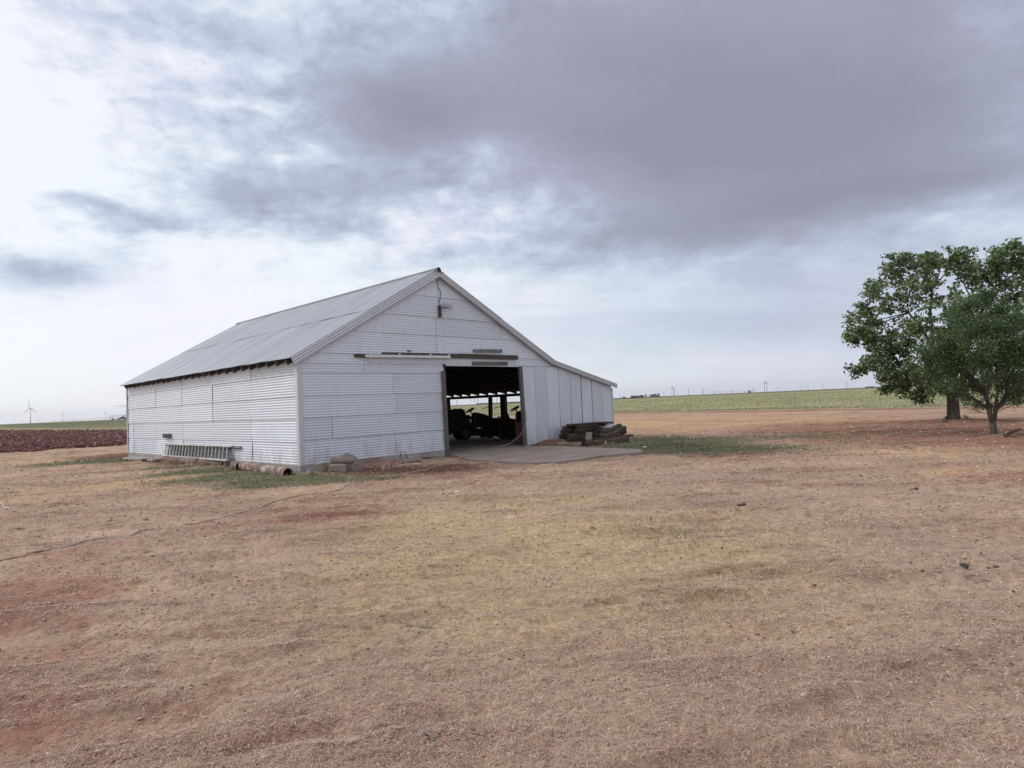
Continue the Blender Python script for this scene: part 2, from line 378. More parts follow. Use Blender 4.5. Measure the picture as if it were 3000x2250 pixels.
MAT['far_build'] = mat('far_brown_wall', (.16, .115, .10), .9)
MAT['far_roof'] = mat('far_grey_roof', (.28, .27, .27), .8)
MAT['implement'] = mat('dark_implement_steel', (.02, .02, .021), .7)

def ground_fn(t, b):
    P = t.new('ShaderNodeNewGeometry').outputs['Position']
    tan, grn, red, gry, plo, fld = (attr(t, k) for k in ('tan', 'green', 'red', 'grey', 'plough', 'field'))
    n0 = t.noise(P, .55, 6, .62); n1 = t.noise(P, 3.2, 6, .62); n2 = t.noise(P, 19, 5, .65); n3 = t.noise(P, 85, 4, .65)
    def thr(m, w=1.0):                       # soft mask broken up by noise at two scales
        q = t.math('ADD', m, t.math('ADD', t.math('MULTIPLY', t.math('SUBTRACT', n1, .5), w), t.math('MULTIPLY', t.math('SUBTRACT', n2, .5), w * .8)))
        return t.mrange(q, .28, .72)
    c = t.mix(t.mrange(n0, .35, .65), (.310, .222, .175, 1), (.385, .295, .225, 1))
    bare = t.math('ADD', t.math('MULTIPLY', n1, .6), t.math('MULTIPLY', n2, .4))
    c = t.mix(t.mrange(bare, .50, .62, 0, .6), c, (.285, .180, .142, 1))
    c = t.mix(t.math('MULTIPLY', thr(gry), .8), c, (.335, .262, .212, 1))
    c = t.mix(t.math('MULTIPLY', thr(tan), .8), c, (.415, .345, .215, 1))
    c = t.mix(t.math('MULTIPLY', thr(attr(t, 'dry')), .9), c, (.415, .290, .195, 1))
    c = t.mix(t.math('MULTIPLY', thr(red), .78), c, (.225, .120, .092, 1))
    c = t.mix(t.math('MULTIPLY', thr(attr(t, 'dark_soil_shade')), .9), c, (.115, .062, .048, 1))  # dark soil colour that doubles as painted shade near the barn
    c = t.mix(t.math('MULTIPLY', thr(grn, .6), .9), c, (.088, .104, .056, 1))  # grass green, lowered to hold the shade right of the lean-to
    strk = t.noise(t.mapping(P, (.35, 1.6, 1), (0, 0, .12)), 1.0, 6, .68)
    c = t.mix(t.mrange(strk, .54, .70, 0, .55), c, t.mix(1.0, c, (1.32, 1.32, 1.26, 1), 'MULTIPLY'))
    c = t.mix(t.mrange(strk, .48, .36, 0, .65), c, t.mix(1.0, c, (.62, .54, .53, 1), 'MULTIPLY'))
    c = t.mix(t.mrange(n3, .55, .74, 0, .55), c, t.mix(1.0, c, (1.5, 1.48, 1.4, 1), 'MULTIPLY'))
    c = t.mix(t.mrange(n3, .45, .28, 0, .6), c, t.mix(1.0, c, (.55, .52, .50, 1), 'MULTIPLY'))
    pc = t.ramp(n1, [(.3, (.065, .024, .024)), (.55, (.11, .044, .042)), (.75, (.16, .08, .07))])
    c = t.mix(plo, c, pc)
    fc = t.mix(t.mrange(t.noise(t.mapping(P, (.012, .12, 1)), 1.0, 5, .6), .35, .65), (.205, .222, .122, 1), (.280, .278, .168, 1))
    fc = t.mix(t.mrange(t.noise(P, .9, 5, .7), .5, .75, 0, .6), fc, (.40, .37, .25, 1))
    c = t.mix(fld, c, fc)
    far = t.math('MULTIPLY', attr(t, 'far'), t.mrange(t.noise(t.mapping(P, (.0015, .006, 1)), 1.0, 4, .6), .3, .6, .7, 1.0))
    c = t.mix(far, c, t.mix(t.mrange(t.noise(t.mapping(P, (.002, .012, 1)), 1.0, 4, .6), .4, .62), (.080, .094, .052, 1), (.145, .120, .082, 1)))
    b.inputs['Specular IOR Level'].default_value = .15
    ng = t.noise(P, 8.5, 4, .75)
    nm = t.noise(t.mapping(P, (.30, .42, 1)), 1.0, 7, .72)
    c = t.mix(t.mrange(nm, .52, .66, 0, .6), c, t.mix(1.0, c, (1.30, 1.31, 1.27, 1), 'MULTIPLY'))
    c = t.mix(t.mrange(nm, .48, .37, 0, .6), c, t.mix(1.0, c, (.66, .58, .57, 1), 'MULTIPLY'))
    c = t.mix(t.mrange(ng, .53, .66, 0, .7), c, t.mix(1.0, c, (1.30, 1.30, 1.26, 1), 'MULTIPLY'))
    c = t.mix(t.mrange(ng, .47, .36, 0, .8), c, t.mix(1.0, c, (.68, .64, .63, 1), 'MULTIPLY'))
    c = t.mix(1.0, c, (1.38, 1.255, 1.13, 1), 'MULTIPLY')
    hh = t.math('ADD', t.math('ADD', t.math('MULTIPLY', n2, .7), t.math('MULTIPLY', ng, .9)), t.math('MULTIPLY', n3, .35))
    t.put(b.inputs['Base Color'], c); bump(t, b, hh, .045, .8)
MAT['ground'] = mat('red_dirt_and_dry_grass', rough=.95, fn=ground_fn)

# ------------------------------------------------------------------ barn frame (measured): local x along the gable wall, y back along the side wall
BX, BY, BR = -5.2488, 15.8442, 0.8016
CB, SB = math.cos(BR), math.sin(BR)
def L2W(x, y, z=0.0): return Vector((BX + CB * x - SB * y, BY + SB * x + CB * y, z))
def W2L(x, y): return CB * (x - BX) + SB * (y - BY), -SB * (x - BX) + CB * (y - BY)
LEN, WID, XR, ZR, XB, ZB = 13.87, 13.11, 4.478, 5.508, 9.546, 2.908
DOOR0, DOOR1, ZD, ZF = 4.66, 7.99, 2.70, 0.196
APRON = [(5.57, 1.1), (4.75, .05), (4.55, -.6), (4.1, -1.27), (3.84, -2.06), (3.72, -3.2), (3.78, -4.31), (4.1, -4.62), (4.6, -4.74), (6.0, -4.75), (7.13, -5.17), (7.9, -4.61), (8.28, -1.39), (8.0, .3)]
def in_poly(x, y, P):
    r = np.zeros(np.shape(x), bool); n = len(P)
    for i in range(n):
        x0, y0 = P[i]; x1, y1 = P[(i + 1) % n]
        if y0 == y1: continue
        c = ((y0 > y) != (y1 > y)) & (x < (x1 - x0) * (y - y0) / (y1 - y0) + x0); r ^= c
    return r

# ------------------------------------------------------------------ ground
def g2(px, py): p = gp(px, py); return p.x, p.y
def elong(X, Y, pts):                        # soft blobs: (px, py, radius across, radius in depth, weight)
    m = np.zeros(X.shape)
    for px, py, rx, ry, w in pts:
        cx, cy = g2(px, py); d = np.hypot(cx, cy); ux, uy = cx / d, cy / d
        a = (X - cx) * ux + (Y - cy) * uy; bq = -(X - cx) * uy + (Y - cy) * ux
        m = np.maximum(m, w * np.exp(-((bq / rx) ** 2 + (a / ry) ** 2)))
    return m
P_A, P_B = (-26.15, 32.84), (-21.81, 36.57)  # near edge of the ploughed field
def masks(X, Y):
    lx, ly = W2L(X, Y); D = np.hypot(X, Y); az = np.arctan2(X, Y)
    wob = (fbm(X, Y, .25, 3, 5) - .5)
    tan = elong(X, Y, [(1500, 1640, 2.3, 2.6, .95), (1900, 1600, 2.2, 3.0, .85), (1250, 1540, 1.5, 2.2, .8), (2300, 1780, 1.1, 1.6, .5), (130, 1455, 1.3, .8, 1.0), (20, 1450, 1.0, .8, .9), (430, 1415, 1.5, 1.1, .95), (560, 1440, 1.2, .8, .6),
                       (1560, 1470, 2.2, 1.4, .7), (2000, 1240, 9, 7, .75), (2350, 1245, 7, 5, .65), (2700, 1330, 3, 2, .55), (200, 1345, 8, 4, .45), (2000, 1700, 1.5, 1.6, .5)])
    green = elong(X, Y, [(290, 1352, 2.8, 1.7, 1.0), (600, 1384, 1.6, 1.1, 1.0), (690, 1400, 1.7, 1.3, 1.2), (820, 1412, 1.5, 1.1, 1.1), (960, 1410, 1.4, .9, 1.0), (1090, 1404, 1.2, .6, .7), (540, 1372, 1.2, 1.0, .7), (1100, 1400, 1.0, .5, .55), (480, 1370, 1.6, 1.0, .6), (1950, 1296, 3.0, 3.2, 1.15), (2090, 1315, 3.0, 2.2, .9), (1880, 1310, 1.6, 1.6, 1.0), (2320, 1280, 4, 2.5, .55),
                         (2500, 1300, 3, 2.0, .35), (1950, 1560, 1.2, .9, .34), (1520, 1720, .8, .6, .34), (1230, 1640, .7, .5, .28), (2060, 1540, .7, .5, .3), (2430, 1310, 2, 1.2, .35)])
    red = elong(X, Y, [(1200, 1380, 1.6, 1.6, 1.0), (1330, 1385, 1.1, 1.2, .9), (1080, 1400, .9, .7, .6), (1000, 1500, 1.4, 1.0, .75), (700, 1540, 1.3, .9, .6), (330, 1335, 2.5, 2.0, .9), (350, 1700, .9, .9, .4), (60, 1760, 1.0, 1.3, .9), (40, 2100, .8, 1.0, .7), (120, 1950, .7, .8, .65), (300, 2200, .6, .5, .55), (500, 2060, .6, .5, .5), (250, 1620, .9, .9, .5), (1500, 2230, .5, .35, .55), (2000, 2220, .5, .35, .4), (2300, 1420, 2.0, .9, .4),
                       (800, 2150, .5, .35, .65), (1250, 2180, .5, .3, .6), (650, 1990, .45, .3, .45), (1150, 2080, .4, .2, .5), (2700, 1255, 7, 6, 1.15), (2930, 1275, 6, 5, 1.15), (2560, 1245, 6, 5, .85), (1590, 1315, 1.2, .7, .9), (2990, 1400, 1.3, 1.2, .75), (1850, 1330, 2.5, .8, .35), (2200, 1350, 3.5, .8, .45),
                       (1480, 1400, 1.6, .9, .45), (250, 1520, 1.4, .9, .35), (560, 1335, 1, 1, .5)])
    grey = elong(X, Y, [(1600, 1420, 3.5, 1.8, .7), (2000, 1400, 4, 2.0, .8), (2450, 1460, 3, 2.2, .75), (2850, 1650, 1.8, 2.2, .8), (2950, 2000, .8, 1.2, .7), (2500, 2000, .8, 1.0, .5), (700, 1760, .9, .8, .5), (1700, 2050, 1.0, .6, .35)])
    # field edges
    nx, ny = -(P_B[1] - P_A[1]), (P_B[0] - P_A[0]); ln = math.hypot(nx, ny)
    pd = ((X - P_A[0]) * nx + (Y - P_A[1]) * ny) / ln + wob * 1.2
    pf = (X + 49.6) * .699 + (Y - 82.6) * .715 + wob * 6
    plough = sstep(0.0, .5, pd) * (1 - sstep(-2, 2, pf)) * (lx < 18)
    fe = (X - 10.2) * .783 + (Y - 65.3) * .622 + wob * 2.5          # edge of the right-hand field
    field = sstep(0, 1.5, fe) * (az > -.16)
    field = np.maximum(field, np.where(az < -.2, sstep(-2, 2, pf), sstep(97, 101, D + wob * 8)) * (az < .25))
    edge = np.exp(-((fe - 4) / 4.0) ** 2) * (az > -.16); field = field * (1 - .75 * edge); green = np.maximum(green, .85 * edge)
    red = np.maximum(red, .85 * np.exp(-((fe + 2.6) / 2.0) ** 2) * (az > -.2))
    far = sstep(600, 760, D + wob * 40)
    far = np.maximum(far, np.minimum(1, .72 + .4 * fbm(X, Y, .03, 2, 7)) * sstep(-2, 14, pf) * sstep(-.2, -.35, az))
    inside = (lx > -.02) & (lx < WID + .1) & (ly > -.02) & (ly < LEN) | in_poly(lx, ly, APRON)
    dark_soil_shade = elong(X, Y, [(1180, 1375, 1.9, 1.2, 1.25), (1290, 1372, 1.1, 1.2, 1.2), (1090, 1378, 1.0, .7, 1.0), (1590, 1308, 1.3, .8, 1.1), (350, 1337, 1.8, 1.8, 1.3), (430, 1346, 1.6, .8, .9), (220, 1328, 2.5, 1.2, .5), (2700, 1262, 5, 2.2, .7), (2900, 1270, 4, 2.2, .7), (1720, 1305, 2, 1.0, .6), (1960, 1312, 2.6, 1.6, .75), (2120, 1330, 2.6, 1.0, .65), (880, 1395, 1, .5, .5), (2560, 1255, 4, 2, .5), (1050, 1385, .8, .6, .6)])  # dark red soil, plus painted shade at the gable base and beside the lean-to
    dry = elong(X, Y, [(1930, 1243, 9, 9, 1.0), (2200, 1238, 9, 8, .9), (2420, 1242, 7, 6, .75), (2950, 1385, 1.6, 1.0, .9), (2750, 1325, 3, 1.6, .6), (200, 1345, 9, 3, .65), (2100, 1222, 14, 8, .6), (130, 1455, 1.5, .9, .75), (20, 1450, 1, .8, .7), (430, 1415, 1.6, 1.0, .8), (530, 1425, 1.2, .7, .5)])
    return dict(dry=dry, dark_soil_shade=dark_soil_shade, tan=tan, green=green, red=red, grey=grey, plough=plough, field=field, far=far), inside, D, az, lx, ly
def ground_z(X, Y, full=False):
    m, ins, D, az, lx, ly = masks(X, Y)
    near = 1 - sstep(35, 70, D)
    rid = fbm(X * .55 + Y * .16, Y * 1.9 - X * .45, 1.15, 4, 71, .55); z = near * ((sstep(.42, .64, rid) - .4) * .046 + (fbm(X, Y, .35, 3, 21) - .5) * .07 * sstep(2.5, 6, D) + (fbm(X, Y, 2.2, 3, 31) - .5) * .045 + (fbm(X, Y, 9, 3, 41) - .5) * .032 * (.4 + .6 * fbm(X, Y, .9, 2, 3)) + (fbm(X, Y, 34, 2, 51) - .5) * .014)
    pl = m['plough']; z = z + pl * ((fbm(X, Y, 1.9, 4, 61, .65) - .5) * .28 + .06)
    z = z + 1.35 * sstep(150, 430, D) * sstep(-.25, -.34, az) - .012 * np.maximum(0, 0)
    dm = ((lx - 9.1) / 1.35) ** 2 + ((ly + .45) / .55) ** 2; z = z + .17 * np.exp(-dm * 1.6) * (1 - .0)          # spoil heap under the lean-to wall
    z = z + .07 * np.exp(-(((lx - 2.6) / 1.6) ** 2 + ((ly + .25) / .5) ** 2)) + .10 * np.exp(-(((X - 17.3) / 1.6) ** 2 + ((Y - 25.3) / 1.6) ** 2)) + .05 * np.exp(-(((X - 13.3) / 1.2) ** 2 + ((Y - 17.9) / 1.2) ** 2))
    z = np.where(ins, -.06, z)
    return (z, m, ins, D, az) if full else z
def gz(x, y): return float(ground_z(np.array([x]), np.array([y]))[0])

def build_ground():
    azs = np.concatenate([np.linspace(-math.pi, -.80, 60, endpoint=False), np.linspace(-.80, .80, 900, endpoint=False), np.linspace(.80, math.pi, 60, endpoint=False)])
    rs = [0.4]
    while rs[-1] < 110: rs.append(rs[-1] * (1.0075 if 2.2 < rs[-1] < 60 else 1.02))
    while rs[-1] < 14000: rs.append(rs[-1] * 1.06)
    rs = np.array(rs); na, nr = len(azs), len(rs)
    R, A = np.meshgrid(rs, azs, indexing='ij'); X = R * np.sin(A); Y = R * np.cos(A)
    z, m, ins, D, az = ground_z(X, Y, True)
    V = np.stack([X, Y, z], -1).reshape(-1, 3); V = np.vstack([V, [[0, 0, 0]]])
    i = np.arange(nr - 1)[:, None] * na; j = np.arange(na)[None, :]; j2 = (j + 1) % na
    F = np.stack([i + j, i + na + j, i + na + j2, i + j2], -1).reshape(-1, 4)[:, ::-1]
    o = np_mesh('ground', V, F, MAT['ground'], smooth=True)
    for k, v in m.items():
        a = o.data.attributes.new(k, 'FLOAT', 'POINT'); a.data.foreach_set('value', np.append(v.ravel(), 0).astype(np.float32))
    tag(o, kind='structure')
build_ground()

# ------------------------------------------------------------------ barn
barn = empty('barn', (BX, BY, 0), BR, 'white corrugated metal barn with open doorway, gabled roof and lean-to', 'barn')
PITCHC, AMP = .0677, .0044
def roof_z(x):
    if x < XR: return ZR - (XR - x) * .5718
    if x < XB: return ZR - (x - XR) * (ZR - ZB) / (XB - XR)
    return ZB - (x - XB) * .2316
def sheet(mb, o, u, v, n, u0, u1, v0, v1, lift0=.006, lift1=0.0, clip=None, ph=0.0, wav=.0, rnd=None, amp=None):
    amp = AMP if amp is None else amp
    """one corrugated sheet: ridges run along u, profile across v; clip(v) -> (umin, umax)"""
    o, u, v, n = Vector(o), Vector(u), Vector(v), Vector(n)
    nv = max(2, int(round((v1 - v0) / PITCHC * 6)) + 1); nu = max(2, int((u1 - u0) / .9) + 2)
    ja, jb, jc = random.uniform(-.004, .004), random.uniform(-.004, .004), random.uniform(0, 6.3)
    vs, fs = [], []
    for i in range(nv):
        vv = v0 + (v1 - v0) * i / (nv - 1); a, b = u0, u1
        if clip:
            lo, hi = clip(vv); a, b = max(a, lo), min(b, hi)
            if b < a: b = a = (a + b) / 2
        f = i / (nv - 1)
        for k in range(nu):
            uu = a + (b - a) * k / (nu - 1)
            off = amp * math.cos(2 * math.pi * vv / PITCHC + ph) + lift0 * (1 - f) + lift1 * f + ja + (jb - ja) * k / (nu - 1) + wav * math.sin(uu * 2.1 + jc) * math.sin(f * 3.1)
            vs.append(o + u * uu + v * vv + n * off)
    for i in range(nv - 1):
        for k in range(nu - 1):
            q = i * nu + k; fs.append((q, q + 1, q + nu + 1, q + nu))
    mb.add(vs, fs, rnd)

def wall_front():
    mb = MB(); rows = [.17, .775, 1.34, 1.89, 2.45, 2.965, 3.56, 4.11, 4.72, 5.30, 5.48]
    seams = [[2.82], [.89, 3.62], [2.9], [2.81], [1.9], [4.41], [4.41, 7.1], [4.55], [4.52], [4.5], []]
    def clip_gable(z):
        zt = z + .02
        lo = max(.02, XR - (ZR - zt) / .5718 if zt > roof_z(0) else .02)
        hi = XR + (ZR - zt) * (XB - XR) / (ZR - ZB) if zt > ZB else XB + (ZB - zt) / .2316
        return lo, hi
    O, U, V, N = (0, 0, 0), (1, 0, 0), (0, 0, 1), (0, -1, 0)
    for r in range(len(rows) - 1):
        z0, z1 = rows[r], rows[r + 1]
        segs = [(z0, z1)] if not (z0 < ZD < z1) else [(z0, ZD), (ZD, z1)]
        for a, b in segs:
            hi = DOOR0 - .02 if b <= ZD + .001 else 12
            xs = [0.02] + [s for s in seams[r] if s < hi] + [hi]
            for k in range(len(xs) - 1):
                sheet(mb, O, U, V, N, xs[k], xs[k + 1] - (.010 if k < len(xs) - 2 else 0), a + random.uniform(0, .006), b + .012, .018 + .003 * (k % 2), .000, clip_gable if b > ZD else None, wav=.004)
    mb.build('gable_wall', MAT['wall_sheet'], barn, smooth=True)
    # lean-to wall: sheets stand upright
    mb = MB(); w = (13.10 - 8.03) / 8
    for k in range(8):
        x0 = 8.03 + k * w; x1 = x0 + w
        def clip_lean(x, a=.0): return (-.12 + .02 * math.sin(x * 9), min(ZD - .005, roof_z(x) - .02))
        sheet(mb, (0, 0, 0), (0, 0, 1), (1, 0, 0), (0, -1, 0), -.2, 3, x0 + (random.choice((.014, .02, .028, .032)) if k else 0), x1, .002, .006, clip_lean, wav=.016)
    for x0, x1, t in ((9.30, 9.94, .52), (9.95, 12.5, .50)):
        sheet(mb, (0, -.022, 0), (0, 0, 1), (1, 0, 0), (0, -1, 0), -.1, t, x0, x1, .002, .002, wav=.01)
    mb.build('lean_to_wall', MAT['wall_sheet'], barn, smooth=True)
def wall_side():
    mb = MB(); rows = [.175, .75, 1.31, 1.87, 2.43, 2.90]; cols = [[2.68, 5.34, 7.92, 10.5, 13.14], [2.7, 5.3, 7.9, 10.5, 13.14], [2.68, 5.36, 7.9, 10.52, 13.12], [2.66, 5.34, 7.9, 10.5], [2.62, 5.32, 7.88, 10.5]]
    for r in range(5):
        ys = [.02] + cols[r] + [LEN]
        for k in range(len(ys) - 1):
            # front sheets overlap the ones behind them
            sheet(mb, (0, 0, 0), (0, 1, 0), (0, 0, 1), (-1, 0, 0), ys[k] + (random.choice((.008, .014, .020)) if k else 0), ys[k + 1], rows[r] + random.choice((.0, .004, .008)), min(rows[r + 1] + .008, 2.93), .017, .0, wav=.006)
    mb.build('side_wall', MAT['wall_sheet'], barn, smooth=True)
    mb = MB()
    def clip_back(z): zt = z + .02; return (max(.02, XR - (ZR - zt) / .5718), XR + (ZR - zt) * (XB - XR) / (ZR - ZB) if zt > ZB else min(WID, XB + (ZB - zt) / .2316))
    for z in range(9): sheet(mb, (0, LEN, 0), (1, 0, 0), (0, 0, 1), (0, 1, 0), 0, WID, .17 + z * .59, min(5.45, .17 + z * .59 + .61), .01, 0, clip_back)
    mb.build('back_wall', MAT['wall_sheet'], barn, smooth=True)
wall_front(); wall_side()

def roof():
    FR = -.12; BK = LEN + .1
    def slope(name, p0, p1, courses, nsheet, seam_up=True):
        mb = MB(); p0, p1 = Vector(p0), Vector(p1); L = (p1 - p0).length; u = (p1 - p0).normalized(); n = Vector((-u.z, 0, u.x))
        if n.z < 0: n = -n
        for c in range(courses):
            a, b = L * c / courses, L * (c + 1) / courses
            for k in range(nsheet):
                y0 = FR + (BK - FR) * k / nsheet; y1 = FR + (BK - FR) * (k + 1) / nsheet
                e = random.uniform(-.014, .014) if c == 0 else 0; sl_ = random.choice((.001, .0015, .002, .003))
                sheet(mb, p0 + n * (.012 + .014 * c), u, (0, 1, 0), n, a + e - .015 * (c > 0), b + (.10 if c < courses - 1 else 0), y0 - .01, y1 + .03, sl_, .0, wav=.007, rnd=random.uniform(.25, .75), amp=.0075)
        return mb.build(name, MAT['roof_sheet'], barn, smooth=True)
    r = slope('roof', (-.25, 0, roof_z(-.25)), (XR, 0, ZR), 2, 22)
    slope('roof', (XB + .12, 0, roof_z(XB) - .02 - .0), (XR, 0, ZR), 2, 22)
    slope('lean_to_roof', (13.36, 0, roof_z(13.36)), (XB - .05, 0, roof_z(XB) + .01), 1, 20)
    # ridge cap
    mb = MB(); pts = [Vector((XR + .075 * math.cos(a), 0, ZR + .0 + .075 * math.sin(a))) for a in [math.radians(q) for q in range(-20, 201, 22)]]
    wing = [Vector((XR + .19, 0, ZR - .075))] + pts + [Vector((XR - .17, 0, ZR - .065))]
    vs = [(p.x, FR - .05, p.z) for p in wing] + [(p.x, BK, p.z) for p in wing]; n_ = len(wing)
    mb.add(vs, [(i, i + 1, n_ + i + 1, n_ + i) for i in range(n_ - 1)]); mb.build('ridge_cap', MAT['cap'], barn, smooth=True)
    mb = MB(); mb.tube([(XR + .02, FR - .06, ZR - .01), (XR + .02, FR + .1, ZR - .01)], .055, 10); mb.build('ridge_end', MAT['cable'], barn)
    # ribbed rake trim along the gable edges
    mb = MB()
    def rake(xa, xb, wdt, yo):
        za, zb = roof_z(xa), roof_z(xb); a = Vector((xa, 0, za)); b = Vector((xb, 0, zb)); d = (b - a).normalized(); dn = Vector((d.z, 0, -d.x))
        if dn.z > 0: dn = -dn
        sheet(mb, a + Vector((0, yo, 0)) + dn * -.028, d, dn, (0, -1, 0), 0, (b - a).length, 0, wdt + .028, .004, .004, ph=1.0, rnd=random.uniform(0, .5), amp=.011)
        q = [a, b, b + dn * wdt, a + dn * wdt]; mb.add([(p.x, yo + .02, p.z) for p in q], [(0, 1, 2, 3)])
    rake(-.24, 2.15, .20, -.135); rake(2.13, XR, .20, -.129); rake(XR, 7.2, .15, -.133); rake(7.2, XB + .03, .15, -.128); rake(XB, 13.36, .14, -.132)
    mb.build('rake_trim', MAT['trim'], barn, smooth=True)
    # rafter tails at the left eave, crooked and unevenly spaced
    y = .14
    while y < LEN:
        m = MB(); dx = random.uniform(-.012, .012); m.bar((-.225 + dx, y, roof_z(-.225) - .095 + random.uniform(-.012, .01)), (.12, y + random.uniform(-.02, .02), roof_z(.12) - .095), .045, .15, jit=.004)
        m.build('rafter_tail', MAT['dark_wood'], barn); y += random.uniform(.48, .60)
    # inner rafters of the lean-to: open gaps between them over the beam
    y = .35
    while y < LEN:
        m = MB(); m.bar((13.30, y, roof_z(13.3) - .09), (9.6, y, roof_z(9.6) - .09), .05, .13); m.build('rafter', MAT['inner_wood'], barn); y += .62
    m = MB(); m.mm((13.02, .0, 1.775), (13.12, LEN, 1.90)); m.build('eave_beam', MAT['inner_wood'], barn)
    # boards closing the eave behind the tails, and dark inner linings
    m = MB()
    for x0, x1 in ((.05, XR), (XR, XB), (XB, 13.34)):
        a, b = roof_z(x0) - .022, roof_z(x1) - .022
        m.add([(x0, -.05, a), (x1, -.05, b), (x1, LEN, b), (x0, LEN, a), (x0, -.05, a - .02), (x1, -.05, b - .02), (x1, LEN, b - .02), (x0, LEN, a - .02)], [(0, 1, 2, 3), (7, 6, 5, 4), (0, 4, 5, 1), (2, 6, 7, 3)])
    m.add([(-.24, -.05, roof_z(-.24) - .02), (.06, -.05, roof_z(.06) - .02), (.06, LEN, roof_z(.06) - .02), (-.24, LEN, roof_z(-.24) - .02)], [(0, 1, 2, 3)])
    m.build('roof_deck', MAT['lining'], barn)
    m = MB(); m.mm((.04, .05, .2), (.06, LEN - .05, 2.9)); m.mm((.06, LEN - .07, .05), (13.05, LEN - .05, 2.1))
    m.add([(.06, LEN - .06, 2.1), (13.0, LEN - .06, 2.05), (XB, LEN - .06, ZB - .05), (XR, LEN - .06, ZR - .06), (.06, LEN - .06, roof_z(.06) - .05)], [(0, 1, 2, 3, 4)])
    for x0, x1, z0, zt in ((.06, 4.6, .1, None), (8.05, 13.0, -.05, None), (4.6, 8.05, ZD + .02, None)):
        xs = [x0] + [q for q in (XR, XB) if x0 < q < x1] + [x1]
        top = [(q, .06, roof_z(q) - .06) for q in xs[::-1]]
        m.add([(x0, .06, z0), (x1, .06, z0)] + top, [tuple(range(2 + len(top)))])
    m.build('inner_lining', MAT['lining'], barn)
    # tie beams and inner posts
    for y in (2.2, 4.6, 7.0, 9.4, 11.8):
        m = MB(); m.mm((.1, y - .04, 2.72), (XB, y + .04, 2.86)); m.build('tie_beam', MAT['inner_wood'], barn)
roof()

